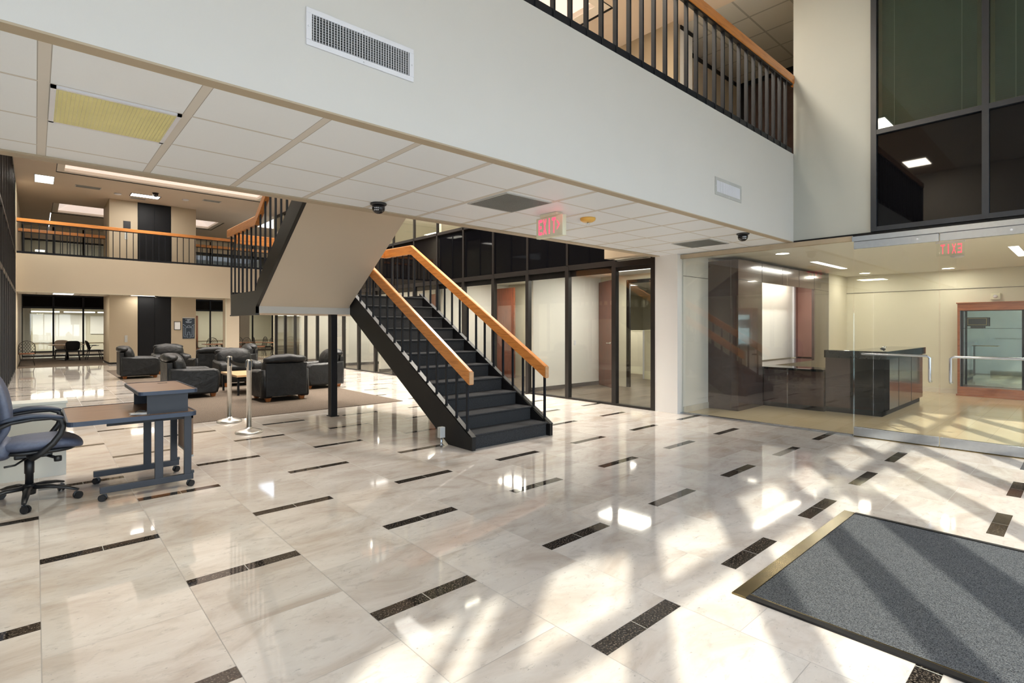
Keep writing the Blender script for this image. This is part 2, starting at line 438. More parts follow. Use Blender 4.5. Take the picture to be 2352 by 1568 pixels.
# --- upstairs corridor at the end of the bridge
m = MB()
m.box(7.43, 7.60, 4.43, 5.80, 2.60, 6.2, 'tan')
struct('wall_upstairs_tan', m)
m = B(7.602, 7.98, 4.43, 4.60, 3.8, 6.2, 'white').box(7.98, 10.4, 4.75, 4.9, 3.8, 6.2, 'beige').box(7.9, 7.98, 4.6, 4.9, 3.8, 6.2, 'beige')
m.box(7.602, 7.985, 4.415, 4.43, 6.14, 6.2, 'blackm').box(7.985, 10.4, 4.735, 4.75, 6.13, 6.2, 'blackm')
struct('wall_upstairs_corridor', m)
m = B(10.37, 10.5, 2.6, 4.75, 3.8, 6.2, 'espresso').box(10.33, 10.37, 4.62, 4.75, 3.8, 6.2, 'blackm').box(10.33, 10.37, 2.9, 4.75, 6.12, 6.2, 'blackm')
struct('wall_upstairs_end', m)
struct('trim_12', B(10.28, 10.34, 4.75, 4.83, 0, 2.5, 'frame').box(10.28, 10.34, 7.30, 7.38, 0, 2.5, 'frame').box(10.28, 10.34, 4.83, 7.30, 2.42, 2.5, 'frame'))
struct('wall_office_return', B(10.3, 10.42, 7.38, 8.15, 0, 2.62, 'cream').box(10.3, 10.42, 4.76, 7.38, 2.5, 2.62, 'cream'))
struct('window_20', B(10.33, 10.36, 2.98, 3.10, 4.2, 5.25, 'whitepanel'))
struct('floor_upstairs_corridor', B(7.83, 10.5, 2.82, 4.9, 3.7, 3.8, 'rug'))
struct('wall_upstairs_near', B(8.1, 10.5, 2.72, 2.82, 3.8, 6.2, 'cream'))
struct('wall_office_corner', B(7.70, 7.86, 4.97, 5.80, 2.60, 3.80, 'cream'))
# --- upper ceiling with skylight openings, front hall ceiling
m = MB()
Z = 6.2
def slab(x0, x1, y0, y1): m.box(x0, x1, y0, y1, Z, Z + .04, 'ceilplain')
sky = [(.47, 6.46, 4.86, 21.6), (.5, 6.5, 27.0, 29.5)]
slab(-5, .47, 2.82, 34.2); slab(.47, 7.63, 2.82, 4.86); slab(6.46, 7.9, 4.86, 27.0)
slab(.47, 6.46, 21.6, 27.0); slab(.5, 6.5, 29.5, 34.2); slab(6.5, 12, 27, 34.2); slab(.47, .5, 27, 29.5)
struct('ceiling', m)
struct('ceiling_corridor', B(7.63, 10.6, 2.72, 4.86, Z, Z + .04, 'upceil'))
struct('ceiling_hall', B(-5, 8.7, -3.3, 2.82, Z, Z + .3, 'white'))
lamps = []
for i, (x0, x1, y0, y1) in enumerate(sky):
    lab = ('long recessed skylight over the atrium seating, nearer of two', 'recessed skylight beyond the elevator block, farther of two')[i]
    t = thing('skylight', lab, 'skylight', ((x0 + x1) / 2, (y0 + y1) / 2, Z + .001))
    hx, hy = (x1 - x0) / 2, (y1 - y0) / 2
    m = MB()
    for a in ((-hx, -hx + .02, -hy, hy), (hx - .02, hx, -hy, hy), (-hx, hx, -hy, -hy + .02), (-hx, hx, hy - .02, hy)):
        m.box(*a, .0, .022, 'blackm')
    m.build('black_reveal', t)
    m = MB(); e = .20
    P = [(-hx, -hy), (hx, -hy), (hx, hy), (-hx, hy)]
    for k in range(4):
        a, b = P[k], P[(k + 1) % 4]
        sa = [(p[0] * (1 - e / hx), p[1] * (1 - e / hy)) for p in (a, b)]
        m.poly([(*a, .022), (*b, .022), (*sa[1], .03), (*sa[0], .03)], 'wellp')
        m.poly([(*sa[0], .03), (*sa[1], .03), (*sa[1], .12), (*sa[0], .12)], 'wellp')
    m.build('well', t)
    m = MB(); q = [(p[0] * (1 - e / hx), p[1] * (1 - e / hy)) for p in P]
    r = hx * .55
    rid = [(-hx + r + .3, 0), (hx - r - .3, 0)] if hx > hy else [(0, -hy + r + .3), (0, hy - r - .3)]
    if hx > hy:
        m.poly([(*q[0], .12), (*q[1], .12), (*rid[1], 1.25), (*rid[0], 1.25)], 'skyglow'); m.poly([(*q[1], .12), (*q[2], .12), (*rid[1], 1.25)], 'skyglow')
        m.poly([(*q[2], .12), (*q[3], .12), (*rid[0], 1.25), (*rid[1], 1.25)], 'skyglow'); m.poly([(*q[3], .12), (*q[0], .12), (*rid[0], 1.25)], 'skyglow')
    else:
        m.poly([(*q[0], .12), (*q[1], .12), (*rid[0], 1.25)], 'skyglow'); m.poly([(*q[1], .12), (*q[2], .12), (*rid[1], 1.25), (*rid[0], 1.25)], 'skyglow')
        m.poly([(*q[2], .12), (*q[3], .12), (*rid[1], 1.25)], 'skyglow'); m.poly([(*q[3], .12), (*q[0], .12), (*rid[0], 1.25), (*rid[1], 1.25)], 'skyglow')
    m.build('daylit_glazing', t)
    t.location.z = Z
# --- front window wall behind the camera
m = MB()
for k in range(-3, 10):
    x = 1.1 * k - 1.68
    if x < -4.95 or x > 7.8: continue
    wd = .16 if k == 1 else .10
    m.box(x + .04, x + .04 + wd, YW - .08, YW + .10, 0, 4.0, 'blueframe')
m.box(1.42, 1.54, YW - .08, YW + .10, 0, 4.0, 'blueframe')
m.box(-3.12, -3.07, YW - .03, YW + .03, 0, 4.0, 'blueframe')
for z0, z1 in ((0, .08), (3.14, 3.24), (3.93, 4.02)): m.box(-5, 7.83, YW - .05, YW + .05, z0, z1, 'blueframe')
struct('trim_7', m)
struct('window_21', B(-5, 7.83, YW - .006, YW + .006, .08, 3.93, 'glass'))
struct('wall_front_upper', B(-5, 8.7, YW - .12, YW + .02, 4.02, 6.2, 'white'))
struct('wall_left_hall', B(-5.1, -5, YW, 4.95, 0, 6.2, 'white'))
struct('wall_left_return', B(-5.1, -.47, 4.98, 5.1, 0, 6.2, 'beige'))
struct('ground', B(-30, 30, -40, YW - .06, -.12, -.02, 'pave'))
# --- far balcony
struct('wall_far_fascia', B(-.47, 7.70, 23.92, 24.0, 2.592, 3.85, 'beige'))
struct('trim_8', B(-.47, 7.70, 23.90, 24.02, 2.575, 2.592, 'cream'))
struct('ceiling_far', B(-.47, 12, 24.02, 26.1, 2.592, 2.62, 'farceil'))
struct('floor_far_balcony', B(-.47, 12, 24.0, 26.1, 2.62, 3.80, 'beige'))
struct('wall_elevator', MB().box(2.05, 2.92, 24.7, 26.9, .07, 6.2, 'tan').box(4.02, 4.88, 24.7, 26.9, .07, 6.2, 'tan').box(2.92, 4.02, 24.9, 26.9, 0, 6.2, 'tan').box(2.06, 4.87, 24.72, 26.88, 0, .07, 'seam'))
for z0, z1, nm, lab in ((0, 2.59, 'door_1', 'black elevator doors on the ground floor'), (3.8, 6.2, 'door_2', 'black elevator doors on the upper floor')):
    o = struct(nm, B(2.93, 4.01, 24.74, 24.86, z0, z1 - .001, 'doorblk'), label=lab)
    for a in (2.96, 3.475): B(a, a + .505, 24.715, 24.745, z0 + .02, z1 - .02, 'doorblk').build('door_leaf', o)
struct('wall_far_column', B(5.85, 6.35, 24.1, 24.6, 0, 2.59, 'beige').box(5.82, 5.86, 24.06, 24.12, 0, 2.59, 'cream'))
m = MB()
for x in [-.47 + 1.12 * k for k in range(12)]: m.box(x - .035, x + .035, 33.66, 33.76, 0, 6.2, 'blackm')
for z0, z1 in ((0, .05), (2.28, 2.36), (2.86, 2.92), (3.75, 3.85), (5.5, 5.58)): m.box(-.5, 12, 33.66, 33.76, z0, z1, 'blackm')
struct('trim_9', m)
struct('window_22', B(-.47, 12, 33.70, 33.71, .05, 2.28, 'glassofc'))
struct('window_23', B(-.47, 12, 33.70, 33.72, 2.36, 2.86, 'blackglass'))
struct('window_24', B(-.47, 12, 33.70, 33.72, 2.92, 3.75, 'blackglass'))
struct('window_25', B(-.47, 12, 33.70, 33.72, 3.85, 5.5, 'glassfar'))
struct('wall_far_upper', B(-.47, 12, 33.66, 33.78, 5.58, 6.2, 'beige'))
struct('wall_far_room', B(-.6, 12, 38.0, 38.1, 0, 6.2, 'cream').box(-.6, 12, 37.96, 38.0, .5, .53, 'trimtan').box(-.6, 12, 37.97, 38.0, 0, .10, 'seam').box(-.7, -.6, 33.7, 38, 0, 6.2, 'cream').box(-.6, -.15, 35.0, 35.4, 0, 2.7, 'white'))
struct('ceiling_far_room', B(-.6, 12, 33.78, 38, 2.70, 2.8, 'white').box(-.6, 12, 33.78, 38, 6.2, 6.3, 'white'))
struct('wall_far_right', B(12, 12.1, 24.0, 38, 0, 6.2, 'cream'))
struct('wall_far_return', B(7.70, 12, 23.9, 24.0, 0, 6.2, 'cream'))
# --- curtain walls along the atrium (right: offices, left: mirrored)
def curtain(x, xo, y0, y1, nm0, side):
    global n
    s = 1 if xo > x else -1
    m = MB()
    xs = sorted((x - s * .005, x + s * .09)); ys = []
    y = y0
    while y < y1 + .01: ys.append(y); y += 1.125
    for y in ys:
        m.box(*xs, y - .045, y + .045, 0, 2.585, 'frame')
        m.box(*sorted((x, x + s * .06)), y - .025, y + .025, 2.585, 6.2, 'frame')
    for z0, z1 in ((0, .035), (2.50, 2.60), (3.76, 3.83), (6.1, 6.2)): m.box(*sorted((x, x + s * .085)), y0, y1, z0, z1, 'frame')
    for k, y in enumerate(ys[:-1]):
        struct('window_%d' % (nm0 + 2 * k), B(*sorted((x + s * .04, x + s * .052)), y + .045, y + 1.08, .035, 2.50, 'glassofc'))
        m.box(*sorted((x + s * .05, x + s * .07)), y + .045, y + 1.08, 2.38, 2.50, 'blackm')   # rolled shade at the head
    struct('trim_%s' % side, m)
    struct('window_%d' % (nm0 + 60), B(*sorted((x + s * .02, x + s * .04)), y0, y1, 2.60, 3.76, 'blackglass'))
    struct('window_%d' % (nm0 + 61), B(*sorted((x + s * .02, x + s * .03)), y0, y1, 3.83, 6.1, 'glassofc'))
curtain(7.70, 8, 5.80, 23.9, 100, 'office_right')
curtain(-.47, -1, 5.3, 23.5, 200, 'office_left')
struct('trim_10', B(7.69, 7.80, 4.955, 5.03, 0, 2.585, 'frame').box(7.69, 7.80, 5.03, 5.76, 2.47, 2.57, 'frame').box(7.69, 7.80, 5.03, 5.76, 0, .04, 'frame').box(7.73, 7.76, 5.03, 5.76, 2.40, 2.47, 'frame'))
struct('window_99', B(7.74, 7.752, 5.03, 5.755, .04, 2.40, 'glassofc'))
# office partitions
m = MB()
for y in (8.15, 11.55, 14.92, 18.3, 21.65): m.box(7.98, 10.3, y, y + .12, .09, 2.62, 'white').box(7.98, 10.3, y - .005, y + .11, 0, .09, 'seam')
struct('wall_office_partitions', m)
struct('wall_office_back', B(10.3, 10.42, 8.15, 24, 0, 2.62, 'cream'))
struct('wall_open_office', B(17.8, 18, 4.6, 24, 0, 2.9, 'cream').box(10.42, 18, 12, 12.1, 0, 2.9, 'cream').box(13.2, 18, 4.61, 4.7, 0, 2.9, 'cream'))
struct('ceiling_offices', B(7.79, 18, 4.61, 24, 2.62, 2.7, 'white'))
struct('floor_offices_upper', B(7.79, 12.2, 4.97, 24, 3.7, 3.8, 'rug'))
struct('wall_upper_office', B(10.6, 10.7, 4.9, 24, 3.8, 6.2, 'cream').box(7.9, 10.6, 4.9, 5.0, 3.8, 6.2, 'cream').box(7.9, 10.6, 11.5, 11.6, 3.8, 6.2, 'cream').box(7.9, 10.6, 15, 15.1, 3.8, 6.2, 'cream'))
struct('ceiling_upper_office', B(7.90, 10.7, 4.9, 24, 6.2, 6.25, 'white'))
struct('wall_left_back', B(-3.1, -2.6, 5.1, 24, 0, 6.2, 'cream').box(-3.1, -.62, 24, 24.1, 0, 6.2, 'cream').box(-2.6, -.6, 14.5, 14.6, 0, 2.6, 'white').box(-2.6, -.6, 19, 19.1, 0, 2.6, 'white'))
struct('floor_left_office', B(-2.6, -.56, 5.1, 24, 2.62, 3.8, 'seam').box(-2.6, -.56, 5.1, 24, 6.2, 6.3, 'white'))
struct('wall_far_left', B(-.6, -.47, 23.5, 33.7, 0, 6.2, 'beige'))
# --- reception room
struct('ceiling_reception', B(7.835, 15, -4, 4.53, 2.60, 2.62, 'recceil'))
struct('wall_reception_back', B(14.4, 14.6, -4, 4.8, 0, 2.6, 'cream').box(14.385, 14.4, -4, 4.0, 2.20, 2.206, 'seam').box(14.38, 14.4, -4, 4.0, 0, .10, 'sill'))
struct('wall_reception_side', B(7.87, 8.70, 4.53, 4.65, 0, 2.6, 'white').box(7.87, 8.70, 4.525, 4.53, 2.24, 2.246, 'seam').box(7.87, 8.69, 4.515, 4.53, 0, .10, 'sill'))
struct('wall_reception_corner', B(13.16, 14.4, 4.0, 4.8, 0, 2.6, 'cream'))
struct('wall_reception_far', B(7.9, 15, -4.1, -4, 0, 2.6, 'cream').box(7.835, 7.9, -4, -1.9, 0, 2.6, 'cream'))
# glazed front: three fixed panes, two doors, one more pane out of frame
for k, (y0, y1) in enumerate(((3.717, 4.53), (2.906, 3.711), (2.096, 2.900), (-.55, .33))):
    struct('window_%d' % (30 + k), B(7.824, 7.836, y0, y1, .018 if k < 3 else 0, 2.515, 'glass'))
for k, (y0, y1, lab) in enumerate(((1.228, 2.088, 'glass door with steel rails, nearer the fixed panes'), (.36, 1.219, 'glass door with steel rails at the right edge of the view'))):
    d = struct('door_%d' % (3 + k), B(7.824, 7.836, y0, y1, .12, 2.42, 'glass'), label=lab)
    B(7.805, 7.855, y0, y1, .012, .125, 'steel', bev=.003).build('bottom_rail', d)
    B(7.805, 7.855, y0, y1, 2.405, 2.498, 'steel', bev=.003).build('top_rail', d)
    ya, yb = (1.985, 1.305) if k == 0 else (.40, 1.115)
    m = MB(); x = 7.765; c = .03 if yb > ya else -.03
    m.tube([(7.82, ya, 1.066), (x, ya, 1.066), (x, ya + c, 1.066), (x, yb - c, 1.066), (x, yb, 1.045), (x, yb, .79), (x + .02, yb, .765), (7.82, yb, .765)], .0145, 'steel', 12)
    m.build('push_pull_handle', d)
    MB().lathe([(.012, 0), (.012, .006)], 'ventwhite', (7.80, y0 + (.25 if k else .2), 2.455), 10, 'x').build('rail_screw', d)
struct('trim_11', B(7.80, 7.86, -.5, 2.09, 0, .010, 'brass'))

# ------------------------------------------------------------------ bridge railing and others
def railing(name, label, x0, x1, y, z0, zr, rail_end=None, first=None, sp=.2, group=None):
    t = thing(name, label, 'railing', (x0, y, z0), 0, group)
    B(0, x1 - x0, -.012, .022, .012, .075, 'blueblackm').build('bottom_rail', t)
    e = (rail_end if rail_end else x1) - x0
    B(0, e, -.035, .035, zr - z0 - .115, zr - z0, 'oak', bev=.012, seg=3).build('handrail', t)
    B(0, x1 - x0, -.02, .02, zr - z0 - .140, zr - z0 - .114, 'blackm').build('rail_channel', t)
    k = 0; me = None
    x = (first if first is not None else x0 + .1)
    while x < x1 - .02:
        if me is None:
            me = B(-.011, .011, -.020, .020, -.02, zr - z0 - .135, 'blueblackm').build('baluster', t); me.location.x = x - x0; o = me
        else:
            o = me.copy(); COL.objects.link(o); o.location.x = x - x0
        x += sp
    return t
railing('balcony_railing', 'oak capped black baluster railing on the pale grey bridge wall', -.4, 7.80, 2.845, 3.81, 4.90, 7.94, first=-.4)
railing('balcony_railing', 'oak capped black baluster railing on the far beige balcony facing the atrium', -.46, 7.69, 23.95, 3.85, 5.02, first=-.3, sp=.2)
railing('balcony_railing', 'second oak capped railing behind the far balcony, left of the elevator block', -.46, 2.04, 26.1, 3.8, 4.98, first=-.3, sp=.2)
railing('balcony_railing', 'second oak capped railing behind the far balcony, right of the elevator block', 4.89, 11.9, 26.1, 3.8, 4.98, first=5.0, sp=.2)

# ------------------------------------------------------------------ staircase
st = thing('staircase', 'black steel switchback staircase with charcoal carpet treads and oak handrails', 'staircase', (3.68, 4.78, 0))
ox, oy = 3.68, 4.78
N = 11; RI = .1737; TR = .2955
for k in range(N):
    z = RI * (k + 1); y = .015 + TR * k
    d = TR + .02 if k < N - 1 else .05
    m = MB(); m.prism([(y, z - RI), (y, z - .03), (y - .018, z - .022), (y - .022, z - .006), (y - .012, z), (y + d, z), (y + d, z - .05), (y + .03, z - .05), (y + .03, z - RI)], 'x', .05, 1.25, 'carpet')
    o = m.build('carpeted_step', st)
def stringer(x0, x1, low=True):
    m = MB()
    sl = RI / TR
    top = lambda y: .13 + (y - .0) * sl
    m.prism([(-.045, 0), (-.045, .15), (0, .155), (3.08, 1.965), (3.08, 1.60), (.42, 0)], 'x', x0, x1, 'blackm')
    m.prism([(-.05, .148), (-.048, .156), (3.08, 1.985), (3.08, 1.966)], 'x', x0 - .006, x1 + .006, 'blackm')
    return m
stringer(-.01, .04).build('stringer', st); stringer(1.26, 1.31).build('stringer', st)
# landing  (X 2.3..4.99, Y 7.86..9.13)
L = MB()
L.box(2.33 - ox, 4.97 - ox, 7.90 - oy, 9.10 - oy, 1.66, 1.90, 'landpaint')
L.box(2.33 - ox, 3.70 - ox, 7.87 - oy, 7.90 - oy, 1.602, 1.70, 'landpaint')
L.box(2.33 - ox, 4.97 - ox, 7.88 - oy, 9.12 - oy, 1.600, 1.66, 'soffit')
L.box(2.34 - ox, 4.96 - ox, 7.86 - oy, 9.10 - oy, 1.90, 1.915, 'carpet')
L.build('landing', st)
L = MB(); L.box(2.285 - ox, 2.33 - ox, 7.87 - oy, 9.14 - oy, 1.585, 1.915, 'stringer').box(2.275 - ox, 2.335 - ox, 7.87 - oy, 9.15 - oy, 1.575, 1.592, 'stringer')
L.box(4.97 - ox, 5.0 - ox, 7.87 - oy, 9.14 - oy, 1.60, 1.95, 'blackm').box(2.3 - ox, 4.99 - ox, 9.10 - oy, 9.14 - oy, 1.60, 1.95, 'blackm')
L.build('landing_edge_plate', st)
# upper flight to the bridge (climbs towards -Y)
sl = .66
ya, yb = 7.87 - oy, 4.98 - oy
zb = 1.70 + sl * (7.87 - 4.98)
m = MB(); m.prism([(ya, 1.70), (yb, zb), (yb, zb + .05), (ya, 1.75)], 'x', 2.33 - ox, 3.648 - ox, 'soffit'); m.build('upper_flight_soffit', st)
for x0, x1, dz in ((2.285 - ox, 2.33 - ox, 0), (3.60 - ox, 3.64 - ox, .062)):
    m = MB(); m.prism([(ya, 1.60 + (.155 if dz else 0)), (ya, 1.69 + dz), (yb, zb - .01 + dz), (yb, zb + .34), (ya - .10, 2.06), (ya, 1.95)], 'x', x0, x1, 'stringer'); m.build('upper_stringer', st)
for k in range(10):
    z = 1.915 + .171 * (k + 1); y = ya - .0 - .285 * k
    m = MB(); m.prism([(y, z - .171), (y, z - .02), (y + .015, z), (y - .285, z), (y - .285, z - .06), (y - .02, z - .06)], 'x', 2.335 - ox, 3.595 - ox, 'carpet'); m.build('upper_step', st)
# support post
B(3.44 - ox, 3.54 - ox, 8.03 - oy, 8.15 - oy, 0, 1.60, 'blackm', bev=.004).box(3.425 - ox, 3.555 - ox, 8.0 - oy, 8.17 - oy, 0, .012, 'blackm').build('support_post', st)
# handrails: sweep of a rectangular oak section
def sweep(pts, w, h, mat, x=None):
    """closed rectangular section swept in a vertical plane x = const"""
    m = MB(); b = bmesh.new()
    n_ = len(pts); rings = []
    for k, (y, z) in enumerate(pts):
        if k == 0: t = (pts[1][0] - y, pts[1][1] - z)
        elif k == n_ - 1: t = (y - pts[k - 1][0], z - pts[k - 1][1])
        else:
            a = Vector((y - pts[k - 1][0], z - pts[k - 1][1])).normalized(); c = Vector((pts[k + 1][0] - y, pts[k + 1][1] - z)).normalized(); t = tuple(a + c)
        # vertical cut at the ends, mitred in between: keep section vertical
        rings.append([b.verts.new((sx * w / 2, y, z + sz)) for sx, sz in ((-1, -h), (1, -h), (1, -.012), (.7, 0), (-.7, 0), (-1, -.012))])
    for k in range(n_ - 1):
        for j in range(6): b.faces.new((rings[k][j], rings[k][(j + 1) % 6], rings[k + 1][(j + 1) % 6], rings[k + 1][j]))
    b.faces.new(rings[0][::-1]); b.faces.new(rings[-1])
    bmesh.ops.recalc_face_normals(b, faces=b.faces[:])
    m.merge(b, mat); return m
z0 = .90
up = lambda y: z0 + (y - 0.02) * RI / TR          # rail height over local y (lower flight)
yt = 3.335
m = sweep([(.02, up(.02)), (3.335, up(3.335)), (4.30, up(3.335) + .02)], .062, .158, 'oaky')
m.box(-.029, .029, .008, .02, up(.02) - .150, up(.02) - .008, 'oakend')
o = m.build('handrail', st); o.location.x = 1.265
m = MB().box(2.345 - ox, 4.98 - ox, 9.05 - oy, 9.11 - oy, up(3.335) - .135, up(3.335) + .02, 'oak', bev=.008); m.build('handrail', st)
m = sweep([(.02, up(.02)), (2.95, up(2.95))], .062, .158, 'oaky'); m.box(-.029, .029, .008, .02, up(.02) - .150, up(.02) - .008, 'oakend')
o = m.build('handrail', st); o.location.x = .025
# upper flight outer rail (x = 2.33): level over the landing, then climbing
za = 2.965
yk = 7.90 - oy
m = sweep([(9.36 - oy - .0, za - .0), (yk, za + .0), (5.6 - oy, za + .70 * (7.90 - 5.6)), (4.9 - oy, za + .70 * (7.90 - 5.3))], .062, .125, 'oaky')
o = m.build('handrail', st); o.location.x = 2.315 - ox
m = sweep([(yk - .15, za + .1), (4.9 - oy, za + .1 + .70 * 2.85)], .062, .125, 'oaky'); o = m.build('handrail', st); o.location.x = 3.62 - ox
# balusters
def bal(x, y, zb, zt):
    B(-.010, .010, -.015, .015, zb, zt, 'blueblackm').build('baluster', st).location = (x, y, 0)
k = 0
y = .075
while y < 3.0:
    zs = .155 + (y + .045) * RI / TR
    bal(1.285, y, zs - .03, up(y) - .14)
    if y < 2.9: bal(.015, y, zs - .03, up(y) - .14)
    y += .2075
for k in range(1, 6): bal(1.285, 3.08 + k * .2, 1.90, up(3.335) - .12)
for k in range(13): bal(2.45 - ox + k * .2, 9.115 - oy, 1.93, up(3.335) - .12)
for k in range(7): bal(2.310 - ox, 9.197 - oy - .2075 * k, 1.86, za - .11) if 9.197 - .2075 * k < 9.15 or k == 0 else None
for k in range(7, 19):
    y = 9.197 - .2075 * k
    bal(2.310 - ox, y - oy, 1.70 + .32 + .66 * (7.87 - y), za + .70 * (7.90 - y) - .11)
# conduit box at the stair foot
t = thing('electrical_box', 'small grey electrical box on a short conduit at the stair foot', 'electrical box', (3.535, 5.15, 0))
B(-.035, .035, -.03, .03, .11, .235, 'ventgrey', bev=.004).build('box_body', t)
MB().tube([(0, 0, 0), (0, 0, .11)], .013, 'steel', 10).lathe([(.022, .02), (.022, .035)], 'steel').build('conduit', t)
# ================================================================== CEILING FIXTURES
def vent(name, label, x0, x1, z0, z1, nx, mats, group=None, nz=0, fr=.03):
    t = thing(name, label, 'air vent', ((x0 + x1) / 2, 2.823, (z0 + z1) / 2))
    w, h = (x1 - x0) / 2, (z1 - z0) / 2
    m = MB()
    m.box(-w, w, -.010, 0, h - fr, h, mats[0], bev=.003).box(-w, w, -.010, 0, -h, -h + fr, mats[0], bev=.003)
    m.box(-w, -w + fr, -.010, 0, -h + fr, h - fr, mats[0]).box(w - fr, w, -.010, 0, -h + fr, h - fr, mats[0])
    m.build('frame', t)
    B(-w + fr, w - fr, -.0012, -.0002, -h + fr, h - fr, 'ventdark').build('duct_opening', t)
    m = MB(); p = 2 * (w - fr) / nx
    for k in range(nx):
        x = -w + fr + p * (k + .5)
        m.box(x - .0012, x + .0012, -.012, -.003, -h + fr, h - fr, mats[1], rot=cyl_rot('Z', mats[2]))
    m.build('vertical_louvers', t)
    if nz:
        m = MB(); q = 2 * (h - fr) / nz
        for k in range(nz): m.box(-w + fr, w - fr, -.0035, -.0015, -h + fr + q * (k + .4), -h + fr + q * (k + .4) + .0022, 'ventgrey')
        m.build('horizontal_louvers', t)
    for sx, sz in ((-w + .012, 0), (w - .012, 0), (0, h - .013), (0, -h + .013)):
        MB().lathe([(.005, 0), (.003, -.002), (0.0005, -.003)], 'ventwhite', (sx, -.010, sz), 10, 'y').build('screw', t)
    return t
vent('air_vent', 'wide white framed air vent with dark louvers on the pale bridge wall', 1.069, 1.728, 2.913, 3.114, 36, ('ventwhite', 'ventwhite', 8), nz=10)
vent('air_vent', 'small silver air vent with closed louvers on the bridge wall near the column', 5.567, 6.206, 2.872, 3.07, 26, ('ventgrey', 'ventwhite', 62), fr=.036)

def troffer(name, label, x, y, z, sx, sy, mat='lampwhite', power=None, col=(1, .95, .86), egg=False, spread=None, group=None, cells=(30, 34), frm='ventwhite'):
    t = thing(name, label, 'ceiling light', (x, y, z), 0, group)
    a, b = sx / 2, sy / 2; f = .022
    m = MB(); m.box(-a, a, -b, -b + f, -.012, 0, frm).box(-a, a, b - f, b, -.012, 0, frm).box(-a, -a + f, -b, b, -.012, 0, frm).box(a - f, a, -b, b, -.012, 0, frm)
    m.build('frame', t)
    B(-a + f, a - f, -b + f, b - f, -.003, -.001, mat).build('diffuser', t)
    if egg:
        m = MB()
        for k in range(cells[0]):
            u = -a + f + (2 * a - 2 * f) * (k + .5) / cells[0]; m.box(u - .0012, u + .0012, -b + f, b - f, -.014, -.004, 'egg')
        for k in range(cells[1]):
            v = -b + f + (2 * b - 2 * f) * (k + .5) / cells[1]; m.box(-a + f, a - f, v - .001, v + .001, -.014, -.004, 'egg')
        m.build('eggcrate_louver', t)
    if power:
        area('ceiling_lamp', (x, y, z - .02), sx * .9, sy * .9, power, col, spread=spread)
    return t
troffer('ceiling_light', 'yellowish eggcrate louvered light panel in the white bridge ceiling', .33, 3.70, 2.588, .55, .60, 'lampyellow', 22, (1, .93, .72), egg=True)
def retgrille(x, y, label):
    t = thing('return_grille', label, 'ceiling grille', (x, y, 2.588))
    a = .27
    m = MB().box(-a, a, -a - .015, -a, -.008, 0, 'ventgrey').box(-a, a, a, a + .015, -.008, 0, 'ventgrey').box(-a - .015, -a, -a - .015, a + .015, -.008, 0, 'ventgrey').box(a, a + .015, -a - .015, a + .015, -.008, 0, 'ventgrey')
    m.build('frame', t)
    B(-a, a, -a, a, -.0015, -.0005, 'ventdark').build('duct_opening', t)
    m = MB()
    for k in range(40):
        u = -a + 2 * a * (k + .5) / 40; m.box(u - .0016, u + .0016, -a, a, -.006, -.002, 'grille').box(-a, a, u - .0016, u + .0016, -.006, -.002, 'grille')
    m.build('eggcrate_core', t)
retgrille(3.35, 3.745, 'square grey eggcrate return grille in the bridge ceiling left of the exit sign')
retgrille(6.98, 3.755, 'square grey eggcrate return grille in the bridge ceiling near the reception glass')
def dome(x, y, z, label, s=1):
    t = thing('dome_camera', label, 'security camera', (x, y, z))
    MB().lathe([(.075 * s, 0), (.078 * s, -.006), (.074 * s, -.016), (.060 * s, -.022)], 'blackpl').build('mount_ring', t)
    MB().lathe([(.060 * s, -.02), (.061 * s, -.045 * s)] + [(.061 * s * math.cos(a * PI / 16), (-.045 - .055 * math.sin(a * PI / 16)) * s) for a in range(1, 8)] + [(.0005, -.100 * s)], 'domeblk').build('dome', t)
    m = MB()
    for a in range(6):
        an = 3.6 + (a % 3) * .28; zz = -.052 - .02 * (a // 3)
        m.soft((.058 * s * math.cos(an), .058 * s * math.sin(an), zz * s), (.006 * s,) * 3, 'ventwhite', 2, 2)
    m.build('lens_glints', t)
dome(2.436, 4.60, 2.588, 'black dome security camera on the bridge ceiling above the stair soffit')
dome(6.633, 2.99, 2.588, 'black dome security camera on the bridge ceiling edge near the column')
dome(3.45, 24.1, 2.592, 'tiny black dome security camera under the far balcony above the elevator')
dome(3.2, 22.6, 6.2, 'tiny black dome security camera on the atrium ceiling', 1.4)
# smoke / strobe detector
t = thing('smoke_detector', 'round amber yellow smoke detector on the bridge ceiling right of the exit sign', 'smoke detector', (4.453, 3.70, 2.588))
MB().lathe([(.082, 0), (.085, -.008), (.078, -.028), (.055, -.042), (.002, -.045)], 'amber').build('base', t)
MB().lathe([(.026, -.044), (.026, -.060), (.016, -.072), (.001, -.075)], 'glass').lathe([(.008, -.044), (.008, -.064), (.001, -.066)], 'steel').build('sensor_bulb', t)
